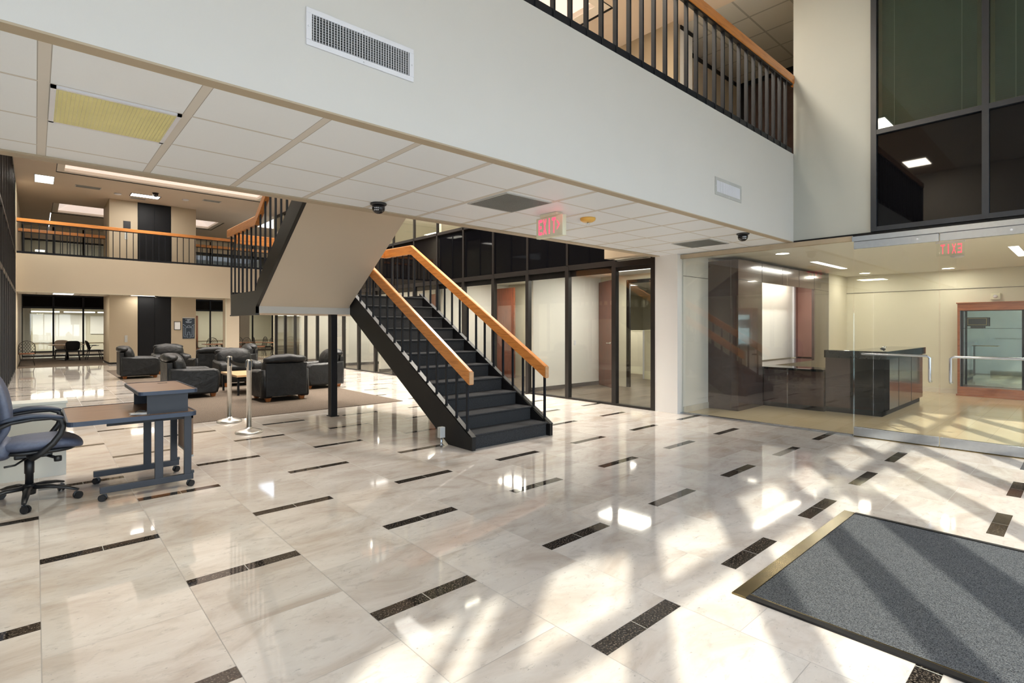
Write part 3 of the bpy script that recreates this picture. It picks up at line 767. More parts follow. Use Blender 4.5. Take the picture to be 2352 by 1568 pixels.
# exit sign
def letters(m, txt, W, H, th, x, mat, flip=1, cond=1):
    """block letters in the plane X = x; runs along -Y when flip = 1"""
    gl = {'E': ('r', [(0, .22, 0, 1), (.22, 1, .82, 1), (.22, .85, .41, .58), (.22, 1, 0, .18)]),
          'I': ('r', [(.36, .64, 0, 1)]), 'T': ('r', [(.39, .61, 0, .84), (0, 1, .82, 1)])}
    n_ = len(txt); cw = W / n_
    def P(u, v): return (u, v)
    for i, ch in enumerate(txt):
        o = i * cw; lw = cw * .78
        polys = []
        if ch in gl:
            for (a, b, c, d_) in gl[ch][1]: polys.append([(o + a * lw, c * H), (o + b * lw, c * H), (o + b * lw, d_ * H), (o + a * lw, d_ * H)])
        elif ch == 'X':
            s = .24
            polys.append([(o, 0), (o + s * lw, 0), (o + lw, H), (o + (1 - s) * lw, H)])
            polys.append([(o + (1 - s) * lw, 0), (o + lw, 0), (o + s * lw, H), (o, H)])
        elif ch == '>':
            for sg in (0, 1):
                e_ = .5 * H; s0_ = (.74 if sg else .26) * H; hh = .07 * H
                polys.append([(0, s0_ - hh), (.6 * lw, e_ - hh), (.6 * lw, e_ + hh), (0, s0_ + hh)])
                continue
                y0_ = .68 * H if sg == 0 else .32 * H
                polys.append([(o, y0_ - .05 * H), (o + .5 * lw, .46 * H), (o + .62 * lw, .54 * H) if 0 else (o + .6 * lw, .5 * H), (o, y0_ + .05 * H)] if sg == 0 else [(o, y0_ - .05 * H), (o + .6 * lw, .5 * H), (o + .5 * lw, .54 * H), (o, y0_ + .05 * H)])
        for p in polys:
            pts = [(-flip * (u - W / 2), v - H / 2) for u, v in p]
            m.prism(pts, 'x', x, x + th, mat)
t = thing('exit_sign', 'cream exit sign with glowing red letters and arrow hanging from the bridge ceiling', 'exit sign', (3.99, 3.81, 2.455))
B(-.028, .028, -.19, .19, -.115, .100, 'signbox', bev=.006).build('housing', t)
B(-.045, .045, -.12, .12, .100, .132, 'signbox', bev=.006).build('canopy_mount', t)
m = MB(); letters(m, 'EXIT', .27, .165, .003, -.0305, 'red'); letters(m, '>', .07, .165, .003, -.0305, 'red')
m = MB()
def at_y(mb, dy):
    for v in mb.bm.verts: v.co.y += dy
    return mb
a = MB(); letters(a, 'EXIT', .26, .160, .003, -.0305, 'red'); at_y(a, .022).build('glowing_letters', t)
a = MB(); letters(a, '>', .065, .160, .003, -.0305, 'red'); at_y(a, -.145).build('glowing_arrow', t)
a = MB(); letters(a, 'EXIT', .28, .160, .003, .0275, 'red', -1); a.build('glowing_letters', t)
rl = bpy.data.lights.new('exit_sign_glow', 'POINT'); rl.energy = .06; rl.color = (1, .1, .12); rl.shadow_soft_size = .05
ro = bpy.data.objects.new('exit_sign_glow', rl); COL.objects.link(ro); ro.location = (3.90, 3.62, 2.53)
# edge-lit exit sign in the reception
t = thing('exit_sign', 'clear edge lit exit sign seen from behind in the reception, letters reversed', 'exit sign', (9.5, 1.365, 2.50))
B(-.004, .004, -.155, .155, -.095, .085, 'glass').build('clear_panel', t)
B(-.02, .02, -.16, .16, .085, .10, 'ventwhite').build('top_bar', t)
a = MB(); letters(a, 'EXIT', .245, .135, .003, .0045, 'exitred2', -1); a.build('glowing_letters', t)

# atrium / far ceiling fittings
troffer('ceiling_light', 'rectangular light fitting on the far left of the atrium ceiling', .22, 22.9, 6.2, .5, 1.2, 'lampwhite', 40, (1, .95, .8), frm='ventgrey')
for x, y, lab in ((3.0, 23.4, 'light fitting on the atrium ceiling in front of the upper elevator doors'),):
    troffer('ceiling_light', lab, x, y, 6.2, .9, .55, 'lampwhite', 40, (1, .95, .88), frm='ventdark')
for x, y, sx, sy, lab in ((1.35, 23.2, .7, .35, 'small vent on the atrium ceiling left of the elevator'), (5.0, 22.6, .6, .3, 'small vent on the atrium ceiling right of the elevator'), (6.95, 18.6, .5, 1.0, 'grey slatted vent on the atrium ceiling beside the long skylight'), (2.85, 24.0, .5, .25, 'narrow vent on the ceiling above the elevator')):
    t = thing('ceiling_vent', lab, 'ceiling vent', (x, y, 6.2)); B(-sx / 2, sx / 2, -sy / 2, sy / 2, -.012, 0, 'ventgrey', bev=.003).build('frame', t)
    m = MB(); k = -sy / 2 + .03
    while k < sy / 2 - .03: m.box(-sx / 2 + .03, sx / 2 - .03, k, k + .012, -.016, -.010, 'grille'); k += .04
    m.build('slats', t)
for x, y in ((2.2, 23.6), (4.2, 23.0)):
    tag(MB().lathe([(.11, 0), (.11, -.03), (.04, -.05), (.001, -.052)], 'ventwhite').build('smoke_detector'), 'small white smoke detector on the ceiling %s of the upper elevator doors' % ('left' if x < 3 else 'right'), 'smoke detector').location = (x, y, 6.2)
troffer('ceiling_light', 'light panel under the far balcony left of the elevator block', .75, 24.9, 2.592, .6, 1.0, 'lampwhite', 25, (1, .93, .8))
troffer('ceiling_light', 'light panel under the far balcony in front of the elevator doors', 3.1, 24.34, 2.592, .9, .4, 'lampwhite', 7, (1, .93, .8))
troffer('ceiling_light', 'light panel under the far balcony right of the elevator block', 7.4, 25.1, 2.592, 1.2, .6, 'lampwhite', 40, (1, .93, .8))
area('skylight_daylight', (3.46, 13.2, 6.24), 5.6, 16.2, 430, (1, .95, .88), spread=math.radians(110))
for y in (7.5, 11.5, 15.5, 19.5):  # added fill lamps, put here to brighten the atrium
    troffer('ceiling_light', 'added warm fill light panel on the atrium ceiling strip beside the long skylight, %s' % {7.5: 'nearest the bridge', 11.5: 'second from the bridge', 15.5: 'third from the bridge', 19.5: 'farthest from the bridge'}[y], 7.0, y, 6.2, .6, 1.2, 'lampwhite', 130, (1, .93, .83), spread=math.radians(105))
for x in (-3.4, .9, 3.3, 5.5):  # all but the leftmost are added fill to brighten the upstairs
    troffer('ceiling_light', 'light panel on the upper ceiling over the bridge, %s' % {-3.4: 'leftmost', .9: 'added fill light, second from the left', 3.3: 'added fill light, third from the left', 5.5: 'added fill light, rightmost'}[x], x, 3.5, 6.2, .9, .6, 'lampwhite', 60, (1, .88, .70))
troffer('ceiling_light', 'added fill light panel in the upper far room', 1.5, 36, 6.2, 1.2, .6, 'lampwhite', 60)  # lamp added so the dark upstairs glass reads grey
# pendants in the far room
for k, (x, lab) in enumerate(((.3, 'left'), (1.75, 'middle'), (3.15, 'right'))):
    t = thing('pendant_light', 'white linear pendant in the far glazed room, %s one of three in a row' % lab, 'pendant light', (x, 36.2, 2.16), 0, 'linear pendants in the far room')
    B(-.66, .66, -.07, .07, .045, .06, 'ventwhite').build('housing', t); B(-.64, .64, -.08, .08, -.006, .044, 'lampwhite').build('diffuser', t)
    MB().tube([(-.5, 0, .06), (-.5, 0, .54)], .004, 'ventgrey', 5).tube([(.5, 0, .06), (.5, 0, .54)], .004, 'ventgrey', 5).build('suspension_wires', t)
    area('pendant_lamp', (x, 36.2, 2.14), 1.3, .16, 26, (1, .96, .88))
for x, y in ((6.5, 36), (9.3, 36)):
    troffer('ceiling_light', 'long light in the far glazed room %s' % ('left of the brown door' if x < 8 else 'right of the brown door'), x, y, 2.70, 1.2, .3, 'lampwhite', 34, (1, .95, .85))
tag(B(2.3, 3.6, 37.94, 37.96, 1.0, 2.0, 'whitepanel').build('whiteboard'), 'white board on the far room wall left of the elevator block', 'whiteboard')
tag(B(-.1, 2.1, 37.94, 37.96, .56, 2.05, 'whitepanel').build('projection_panel'), 'large pale wall panel in the far left glazed room', 'wall panel')
tag(B(6.8, 7.6, 37.90, 37.96, 0, 2.1, 'cherry').build('wooden_door'), 'brown door at the back of the far glazed room', 'door')
tag(B(8.8, 9.3, 33.2, 33.5, 0, 2.1, 'tan').build('wooden_door'), 'brown door leaf standing beyond the wrought iron chairs', 'door')

# office lights, doors, outlets
offs = [(9.2, 6.6, 'nearest'), (9.2, 9.9, 'second'), (9.2, 13.2, 'third'), (9.2, 16.6, 'fourth'), (9.2, 20.0, 'fifth')]
for x, y, o_ in offs:
    troffer('ceiling_light', 'bright ceiling light panel in the %s office from the white pier' % o_, x, y, 2.62, .6, 1.2, 'lampwhite', 34, (1, .95, .84), group='office light panels')
for x, y in ((11.9, 6.2), (12.4, 9.2)):
    troffer('ceiling_light', 'ceiling light panel over the open office, %s' % ('nearer one' if y < 7 else 'farther one'), x, y, 2.62, 1.2, .6, 'lampwhite', 34, (1, .95, .86))
for x, y in ((8.9, 12.0), (8.9, 16.5), (8.9, 8.0)):
    troffer('ceiling_light', 'ceiling light in the upstairs office, %s' % {12.0: 'middle one', 16.5: 'far one', 8.0: 'near one'}[y], x, y, 6.2, .6, 1.2, 'lampwhite', 34, (1, .95, .84))
def door_leaf(x, y0, y1, lab, rz=0):
    t = thing('wooden_door', lab, 'door', (x + (.08 if rz else 0), y0 - (0 if rz else .1), 0), math.radians(rz)); y1 = y0 + .82
    B(-.022, .022, 0, y1 - y0, .01, 2.48, 'cherry').build('leaf', t)
    m = MB()
    for s in (-1, 1): m.lathe([(.026, 0), (.026, .012)], 'steelw', (s * .028 - .006, .07, 1.03), 14, 'x').tube([(s * .03, .07, 1.03), (s * .075, .07, 1.03), (s * .075, .18, 1.03)], .009, 'steelw', 8)
    m.build('lever_handle', t)
door_leaf(9.72, 7.42, 8.13, 'open cherry door in the office nearest the white pier', -31)
door_leaf(9.72, 10.75, 11.5, 'open cherry door in the second office, seen left of the stair rail end')
door_leaf(9.72, 14.1, 14.85, 'open cherry door in the third office from the white pier')
tag(B(9.30, 9.37, 8.140, 8.148, .98, 1.09, 'ventwhite', bev=.002).build('light_switch'), 'white switch plate on the office wall beside the cherry door', 'switch')
for yy, lab in ((16.2, 'nearer'), (20.4, 'farther')):
    t = thing('wooden_door', 'dark red door behind the left curtain wall, %s one' % lab, 'door', (-.7, yy, 0)); B(-.03, .03, 0, .95, .01, 2.4, 'cherry').build('leaf', t); MB().tube([(.03, .1, 1.0), (.09, .1, 1.0), (.09, .22, 1.0)], .01, 'steel', 8).build('lever_handle', t)
area('left_office_lamp', (-1.6, 12, 2.55), .6, 1.2, 30, (1, .95, .85)); area('left_office_lamp', (-1.6, 18, 2.55), .6, 1.2, 30, (1, .95, .85))
# cubicles in the open office
for x, y, w_, h, lab in ((12.2, 7.7, .9, 1.30, 'cream fabric cubicle panel seen through the office glass, nearer one'), (13.4, 9.2, 1.6, 1.28, 'cream fabric cubicle panel seen through the office glass, farther one')):
    t = thing('cubicle_panel', lab, 'cubicle panel', (x, y, 0)); B(-.03, .03, -w_ / 2, w_ / 2, .22, h, 'cubicle').build('fabric_panel', t); B(-.035, .035, -w_ / 2, w_ / 2, 0, .22, 'signbox').build('base_panel', t)
    B(-.036, .036, w_ / 2 - .0, w_ / 2 + .05, 0, h + .02, 'ventwhite').build('post', t)
    B(-.04, .04, -w_ / 2, w_ / 2, h, h + .02, 'signbox').build('cap', t)

# ================================================================== RECEPTION
t = thing('feature_box', 'dark espresso panelled box with lit alcove in the reception', 'panelled enclosure', (8.70, 4.0, 0))
def T(m): return m
m = MB(); H = 2.54
m.box(0, .94, 0, .70, 0, H, 'espresso')                       # left pier
m.box(3.545, 4.44, 0, .05, 0, H, 'espresso').box(4.38, 4.44, .05, .66, 0, H, 'espresso')                    # right pier
m.box(.94, 3.545, 0, .05, 2.20, H, 'espresso').box(.94, 4.38, .05, .66, 2.50, H, 'espresso')
m.build('veneer_panels', t)
m = MB()
for z in (2.20,): m.box(-.002, .94, -.002, 0, z - .003, z + .003, 'seam').box(-.002, 0, 0, .53, z - .003, z + .003, 'seam').box(3.545, 4.44, -.002, 0, z - .003, z + .003, 'seam')
for x in (.94, 1.85, 2.7, 3.545): m.box(x - .003, x + .003, -.002, 0, 2.20, H, 'seam')
m.build('panel_joints', t)
B(.94, 4.05, .62, .66, .72, 2.50, 'whitepanel').build('alcove_back_panel', t)
m = MB(); m.box(4.33, 4.378, .055, .62, .72, 2.495, 'rose').box(4.14, 4.33, .60, .655, .72, 2.495, 'rose').box(4.05, 4.14, .58, .655, .72, 2.495, 'ventwhite'); m.build('alcove_side_panel', t)
B(.945, 4.375, .052, .62, .0, .70, 'espresso').box(.945, 3.54, -.001, .052, 0, .70, 'espresso').build('alcove_base', t)
area('alcove_lamp', (11.2, 4.32, 2.45), 2.6, .3, 20, (1, .86, .72))
t = thing('reception_desk', 'dark espresso reception desk with low section and taller black topped counter', 'reception desk', (9.66, 2.16, 0))
B(0.02, .45, .87, 1.83, 0.08, .66, 'espresso').box(.05, .45, .87, 1.83, 0, .08, 'seam').build('low_front', t)
B(-.02, .50, .86, 1.83, .66, .70, 'counterblk', bev=.004).build('low_top', t)
m = MB(); m.box(.10, .42, .04, .86, .09, .90, 'espresso').box(.10, 2.80, .04, .50, .09, .90, 'espresso').box(.16, 2.76, .08, .46, 0, .09, 'seam').box(.16, .40, .08, .86, 0, .09, 'seam')
m.build('tall_body', t)
m = MB(); m.prism([(.06, 0), (2.85, 0), (2.85, .55), (.48, .55), (.48, .87), (.06, .87)], 'z', .90, 1.024, 'counterblk', bev=.004); m.build('tall_counter_top', t)
m = MB()
for x in (1.0, 1.9): m.box(x - .003, x + .003, .037, .042, .09, .90, 'seam')
m.build('panel_joints', t)
B(.6, 2.4, .95, 1.8, .0, .04, 'seam').build('plinth', t) if 0 else None
for k, (x, y) in enumerate(((10.7, 2.42), (10.95, 2.5))):
    t = thing('pen_stand', 'small dark pen stand on the tall reception counter, %s of two' % ('left' if k == 0 else 'right'), 'pen stand', (x, y, 1.024))
    MB().lathe([(.03, 0), (.03, .008), (.012, .014), (.012, .022)], 'blackpl').build('base', t); MB().tube([(0, 0, .02), (.05, -.03, .045)], .006, 'steel', 8).build('pen', t)
# task chair behind the desk is only a reflection in the photo; lights follow
def slot_light(x0, x1, y, lab, pw):
    t = thing('linear_light', lab, 'ceiling light', ((x0 + x1) / 2, y, 2.60)); a = (x1 - x0) / 2
    B(-a, a, -.055, .055, -.005, -.001, 'lampwhite').build('diffuser', t); B(-a - .01, a + .01, -.065, .065, -.003, 0, 'ventwhite').build('trim_frame', t)
    area('slot_lamp', ((x0 + x1) / 2, y, 2.585), x1 - x0, .1, pw, (1, .96, .86))
slot_light(10.55, 12.3, 3.46, 'white linear slot light in the reception ceiling near the panelled box', 18)
slot_light(10.73, 12.3, .82, 'white linear slot light in the reception ceiling at the right edge of the view', 18)
slot_light(10.7, 12.3, -1.8, 'white linear slot light in the reception ceiling out beyond the doors', 18)
for x, y, lab in ((9.02, 3.42, 'round recessed downlight in the reception ceiling nearest the glass'), (13.7, 3.45, 'round recessed downlight in the reception ceiling behind the panelled box corner'), (13.8, 2.02, 'round recessed downlight in the reception ceiling above the cabinet wall')):
    t = thing('downlight', lab, 'ceiling light', (x, y, 2.60)); MB().lathe([(.0005, -.002), (.10, -.002)], 'lampwhite').build('lens', t); MB().lathe([(.10, 0), (.10, -.006), (.115, -.004), (.118, 0)], 'ventwhite').build('trim_ring', t)
    area('downlight_lamp', (x, y, 2.585), .18, .18, 5, (1, .93, .8))
tag(MB().lathe([(.09, 0), (.09, -.025), (.05, -.045), (.001, -.047)], 'ventwhite').build('smoke_detector'), 'small round smoke detector on the reception ceiling right of the reversed exit sign', 'smoke detector').location = (11.4, 1.55, 2.6)
# display cabinet
t = thing('display_cabinet', 'cherry wood display cabinet with sliding glass fronts against the reception wall', 'display cabinet', (14.06, .45, 0))
m = MB(); Wc = 1.46
m.box(0, .33, -Wc, -Wc + .04, .16, 1.76, 'cherryx').box(0, .33, Wc - .04, Wc, .16, 1.76, 'cherryx').box(.30, .33, -Wc, Wc, .16, 1.76, 'cherryx')
m.build('carcass', t)
m = MB(); m.box(0, .33, -Wc, Wc, 1.74, 1.88, 'cherryx').box(-.02, .34, -Wc - .02, Wc + .02, 1.88, 1.905, 'cherryx', bev=.008).box(-.008, .33, -Wc, Wc, 1.74, 1.755, 'cherryx')
m.build('cornice', t)
m = MB(); m.box(-.01, .33, -Wc, Wc, .03, .17, 'cherryx').box(-.03, .34, -Wc - .02, Wc + .02, 0, .035, 'cherryx', bev=.006).box(-.006, .33, -Wc, Wc, .165, .185, 'cherryx'); m.build('base', t)
m = MB(); m.box(.292, .299, -Wc + .05, Wc - .05, .19, 1.73, 'mirror'); m.build('mirrored_back', t)
for a_, b_ in ((.47, Wc - .05), (-.48, .49), (-Wc + .05, -.46)):
    m = MB(); m.box(.02, .026, a_, b_, .20, 1.73, 'glass'); o = m.build('glass_door', t)
    B(.014, .032, a_, a_ + .035, .19, 1.74, 'blackm').box(.014, .032, b_ - .035, b_, .19, 1.74, 'blackm').build('door_stile', o)
m = MB(); m.box(.04, .28, -Wc + .06, Wc - .06, 1.372, 1.380, 'counterblk'); m.build('glass_shelf', t)
m = MB(); m.tube([(.15, 1.25, 1.02), (.15, .85, 1.02)], .004, 'gold', 6); m.build('brass_rod', t)
t = thing('plaque', 'black plaque with gold border on a small stand inside the display cabinet', 'plaque', (14.21, 1.62, 1.38))
B(-.012, .012, -.17, .17, .04, .22, 'blackpl').build('board', t)
m = MB()
for a in ((-.145, .145, .065, .070), (-.145, .145, .195, .2)): m.box(-.014, -.0125, *a, 'gold')
for a in ((-.145, -.14), (.14, .145)): m.box(-.014, -.0125, a[0], a[1], .065, .2, 'gold')
m.build('gold_border', t); B(-.02, .03, -.10, .10, 0, .04, 'blackpl').build('stand', t)
t = thing('fire_alarm', 'small white fire alarm strobe on the reception wall above the cabinet', 'fire alarm', (14.40, 1.36, 2.02))
B(-.04, 0, -.075, .075, -.065, .065, 'signbox', bev=.008).build('housing', t); MB().lathe([(.035, -.001), (.03, -.015), (.0008, -.02)], 'ventwhite', (-.04, 0, 0), 16, 'x').build('strobe_lens', t)

# ================================================================== entrance mat
t = thing('entrance_mat', 'large charcoal ribbed entrance mat in a brass edged recess', 'mat', (2.73, 1.29, 0))
Lm, Ym = 1.86, -2.2
B(.055, Lm - .03, Ym, -.076, .0005, .006, 'mat').build('ribbed_carpet', t)
B(0, Lm, -.075, 0, .0005, .009, 'brass', bev=.002).build('brass_edge', t)
B(.0, .042, Ym, -.076, .0005, .012, 'blackm', bev=.003).box(.042, .055, Ym, -.076, .0005, .010, 'brass').build('black_edge', t); B(Lm - .03, Lm, Ym, -.076, .0005, .012, 'blackm').build('black_edge', t)
tag(B(1.70, 5.17, 8.81, 21.3, .0008, .009, 'rug').build('carpet_rug'), 'large taupe ribbed carpet area under the lounge armchairs', 'carpet')
struct('floor_far_carpet', B(-.46, 2.0, 24.4, 31.5, .0008, .008, 'rug').box(4.93, 7.66, 24.03, 31.5, .0008, .008, 'rug').box(2.0, 4.93, 27.0, 31.5, .0008, .008, 'rug'))

# ================================================================== elevator wall signs
t = thing('directory_sign', 'dark blue evacuation plan sign with pale line drawing on the elevator wall', 'sign', (4.62, 24.70, 1.355))
B(-.215, .215, -.02, 0, -.43, .43, 'signblue').build('board', t)
B(-.215, .215, -.026, 0, .395, .43, 'ventgrey').build('top_edge', t)
def pl(m, pts, w_=.008):
    for a, b in zip(pts[:-1], pts[1:]):
        dx, dz = b[0] - a[0], b[1] - a[1]; L_ = math.hypot(dx, dz); nx, nz = -dz / L_ * w_ / 2, dx / L_ * w_ / 2
        m.poly([(a[0] + nx, -.0215, a[1] + nz), (a[0] - nx, -.0215, a[1] - nz), (b[0] - nx, -.0215, b[1] - nz), (b[0] + nx, -.0215, b[1] + nz)], 'signline')
m = MB()
pl(m, [(-.20, .15), (-.16, .13), (-.07, .05), (-.03, .05), (-.03, .10), (.04, .10), (.04, .05), (.09, .05), (.17, .14), (.21, .14)])
pl(m, [(-.19, .05), (-.165, .05), (-.165, -.35), (-.03, -.35), (-.03, -.39)]); pl(m, [(.05, -.39), (.05, -.35), (.175, -.35), (.175, .08), (.15, .12)])
pl(m, [(-.03, -.29), (-.11, -.29), (-.11, 0), (-.09, .02), (.12, .02), (.12, -.29), (.04, -.29), (.04, -.18), (.02, -.16), (-.02, -.16), (-.03, -.18), (-.03, -.29)])
m.build('plan_lines', t)
m = MB(); random.seed(3)
for z, segs in ((.345, [(-.11, -.08), (-.06, .05), (.06, .11)]), (.315, [(-.05, .03)]), (.285, [(-.05, .02)]), (.25, [(-.11, .02), (.05, .11)]), (.215, [(-.09, .09)])):
    for a, b in segs:
        x = a
        while x < b:
            w_ = random.uniform(.010, .016); m.box(x, x + w_, -.0225, -.0205, z, z + .018, 'signline'); x += w_ + .005
m.build('lettering', t)
t = thing('picture_frame', 'small framed white notice beside the blue sign on the elevator wall', 'framed notice', (4.23, 24.70, 1.45))
m = MB().box(-.115, .115, -.02, 0, .15, .17, 'frame').box(-.115, .115, -.02, 0, -.17, -.15, 'frame').box(-.115, -.098, -.02, 0, -.15, .15, 'frame').box(.098, .115, -.02, 0, -.15, .15, 'frame'); m.build('frame', t)
B(-.098, .098, -.008, 0, -.15, .15, 'paper').build('notice_paper', t)
for z, lab in ((.95, 'ground floor'), (4.85, 'upper floor')):
    t = thing('call_panel', 'grey elevator call button plate on the %s' % lab, 'elevator call panel', (2.56, 24.70, z)); B(-.045, .045, -.015, 0, -.13, .13, 'ventgrey', bev=.004).build('plate', t); MB().lathe([(.015, 0), (.015, -.006)], 'signline', (0, -.015, 0), 12, 'y').build('button', t)
tag(B(2.48, 2.70, 24.68, 24.70, 5.15, 5.42, 'blackpl').build('display_screen'), 'small black display on the wall left of the upper elevator doors', 'display')

# ================================================================== white plinth, desk, task chair
t = thing('low_counter', 'pale grey laminate low counter standing behind the blue task chair', 'counter', (-.12, 6.60, 0))
B(-.33, .34, 0, .27, 0, .68, 'plinth').build('body', t); B(-.33, .35, -.01, .28, .68, .705, 'plinth', bev=.003).build('top', t)

t = thing('computer_desk', 'two tier rolling desk with walnut laminate top and slate blue metal frame', 'desk', (.18, 5.30, 0))
# top .88 (x) x 1.05 (y)
def rrect(x0, x1, y0, y1, r, n_=5):
    p = []
    for cx_, cy_, a0 in ((x1 - r, y0 + r, -90), (x1 - r, y1 - r, 0), (x0 + r, y1 - r, 90), (x0 + r, y0 + r, 180)):
        for k in range(n_ + 1):
            a = math.radians(a0 + 90 * k / n_); p.append((cx_ + r * math.cos(a), cy_ + r * math.sin(a)))
    return p
m = MB(); m.prism(rrect(.004, .876, .004, 1.046, .05), 'z', .640, .664, 'lam'); m.build('desktop', t)
m = MB(); b = bmesh.new(); P0 = rrect(0, .88, 0, 1.05, .055); P1 = rrect(.012, .868, .012, 1.038, .045)
def band(m, P0, P1, z0, z1, mat):
    b = bmesh.new(); n_ = len(P0)
    a = [b.verts.new((*p, z0)) for p in P0]; c = [b.verts.new((*p, z1)) for p in P0]; d_ = [b.verts.new((*p, z1)) for p in P1]; e = [b.verts.new((*p, z0)) for p in P1]
    for k in range(n_):
        j = (k + 1) % n_
        b.faces.new((a[k], a[j], c[j], c[k])); b.faces.new((c[k], c[j], d_[j], d_[k])); b.faces.new((a[j], a[k], e[k], e[j]))
    m.merge(b, mat)
band(m, P0, P1, .632, .668, 'blueplastic'); m.build('edge_band', t)
m = MB(); m.box(.25, .86, .07, .10, .602, .638, 'blackm').box(.25, .86, .70, .73, .602, .638, 'blackm').box(.80, .86, .07, .80, .598, .638, 'slatemetal'); m.build('underframe', t)
for y, s in ((.075, 'near'), (.70, 'far')):
    m = MB().box(.575, .635, y - .018, y + .018, .10, .61, 'slatemetal', bev=.004).box(.79, .845, y - .018, y + .018, .10, .63, 'slatemetal', bev=.004)
    m.box(.205, .86, y - .022, y + .022, .066, .118, 'slatemetal', bev=.004).box(.845, .865, y - .02, y + .02, .118, .14, 'slatemetal')
    m.build('leg', t)
def caster(t_, x, y, z, name='caster', r=.028, ang=0, par=None):
    m = MB()
    c_, s_ = math.cos(ang), math.sin(ang)
    for k in (-1, 1):
        b = bmesh.new(); bmesh.ops.create_cone(b, cap_ends=True, segments=20, radius1=r, radius2=r, depth=.016)
        bmesh.ops.bevel(b, geom=[e for e in b.edges if e.calc_length() < r], offset=.003, segments=2, affect='EDGES')
        bmesh.ops.transform(b, matrix=Matrix.Rotation(ang, 4, 'Z') @ Matrix.Translation((.012, k * .013, r)) @ Matrix.Rotation(PI / 2, 4, 'X'), verts=b.verts)
        for v in b.verts: v.co += Vector((x, y, 0))
        m.merge(b, 'blackpl')
    m.box(x - .016, x + .016, y - .006, y + .006, r, 2 * r + .002, 'blackpl').tube([(x, y, 2 * r - .002), (x, y, z)], .006, 'steel', 8)
    return m.build(name, t_)
for x, y, a in ((.235, .075, 2.6), (.83, .075, .4), (.235, .70, 2.2), (.83, .70, .6)): caster(t, x, y, .07, ang=a)
# modesty panel
B(.852, .866, .10, .69, .27, .60, 'lam').box(.85, .868, .095, .69, .255, .27, 'ventgrey').build('modesty_panel', t)
# hutch
m = MB().box(.525, .825, .10, .118, .664, .836, 'slatemetal').box(.525, .825, .90, .918, .664, .836, 'slatemetal').box(.81, .825, .118, .90, .664, .836, 'slatemetal'); m.build('hutch_sides', t)
m = MB(); m.prism(rrect(.46, .886, .02, .99, .04), 'z', .838, .860, 'lam'); band(m, rrect(.456, .890, .016, .994, .045), rrect(.467, .879, .027, .983, .036), .834, .864, 'blueplastic'); m.build('hutch_shelf', t)
B(.70, .78, .80, .815, .8605, .8625, 'blackpl').build('cable_slot', t)
t = thing('paper_stack', 'few loose white papers under the desk hutch', 'papers', (.67, 5.47, .665))
m = MB()
for k in range(4): m.box(-.07, .07, -.05, .05, .001 + k * .003, .0025 + k * .003, 'paper', rot=cyl_rot('Z', -20 + k * 13))
m.build('sheets', t); MB().tube([(-.04, 0, .018), (0, .02, .03), (.03, -.02, .024)], .004, 'blackpl', 6).build('cable', t)

def make_task_chair(label, loc, rz):
    t = thing('task_chair', label, 'office chair', loc, rz)
    # seat (faces +X)
    def fs(q):
        q.z += .018 * (abs(q.y) / .25) ** 2 - .05 * max(0, (q.x - .10) / .15) ** 2 * .6; return q
    MB().soft((.07, 0, .475), (.265, .245, .052), 'bluefab', 2.8, 9, fn=fs).build('seat_cushion', t)
    MB().soft((.06, 0, .430), (.23, .21, .028), 'blackpl', 3).build('seat_shell', t)
    def fb(q):
        h = (q.z + .32) / .64
        q.x += -.075 * h + .05 * (abs(q.y) / .24) ** 2 - .07 * math.exp(-((h - .10) / .16) ** 2) + .02 * math.sin(h * PI)
        q.y *= .86 + .30 * math.sin(min(1, max(0, h)) * 2.6)
        return q
    m = MB(); m.soft((-.155, 0, .745), (.048, .235, .32), 'bluefab', 3, 11, fn=fb)
    m.soft((-.165, 0, .46), (.075, .21, .085), 'bluefab', 2.6, 7)
    m.build('backrest', t)
    def fb2(q):
        q = fb(q); return q
    MB().soft((-.19, 0, .745), (.030, .215, .30), 'blueplastic', 3, 9, fn=fb).build('back_shell', t)
    for s in (-1, 1):
        y = s * .262
        m = MB()
        pts = [(-.19, y * .9, .60), (-.17, y, .655), (-.10, y, .685), (.02, y, .700), (.13, y, .70), (.185, y, .68), (.20, y, .63), (.185, y, .57), (.14, y, .50), (.07, y * .98, .43), (.02, y * .85, .39), (-.0, y * .5, .40)]
        m.tube(pts, [.020, .019, .017, .017, .018, .020, .021, .022, .023, .024, .022, .018], 'blackpl', 10, 1.0)
        m.build('arm_loop', t)
        def fa(q):
            q.z += -.035 * ((q.x) / .19) ** 2 + .01; return q
        MB().soft((.02, y, .716), (.185, .036, .018), 'blueplastic', 3, 7, fn=fa).build('arm_pad', t)
    m = MB().box(-.09, .14, -.075, .075, .365, .41, 'blackpl', bev=.012)
    m.build('tilt_mechanism', t)
    MB().tube([(.10, -.05, .375), (.16, -.13, .36)], .012, 'blackpl', 8).lathe([(.024, 0), (.026, .02), (.024, .04), (.001, .041)], 'blackpl', (.17, -.15, .335), 14).build('tilt_knob', t)
    MB().tube([(-.02, -.07, .37), (-.08, -.16, .345), (-.14, -.19, .345)], .008, 'blackpl', 8).build('height_lever', t)
    MB().lathe([(.026, .12), (.026, .235), (.031, .24), (.031, .365)], 'blackpl').build('gas_cylinder', t)
    hub = MB().lathe([(.040, .070), (.045, .12), (.040, .15), (.028, .155)], 'blackpl').build('hub', t)
    for k in range(5):
        a = math.radians(-95 + 72 * k) - rz
        c_, s_ = math.cos(a), math.sin(a)
        m = MB(); m.tube([(.02 * c_, .02 * s_, .125), (.14 * c_, .14 * s_, .122), (.25 * c_, .25 * s_, .100), (.325 * c_, .325 * s_, .076)], [.030, .026, .021, .015], 'blackpl', 10, .62)
        m.build('base_leg', t)
        caster(t, .31 * c_, .31 * s_, .085, r=.030, ang=a + .9)
    return t
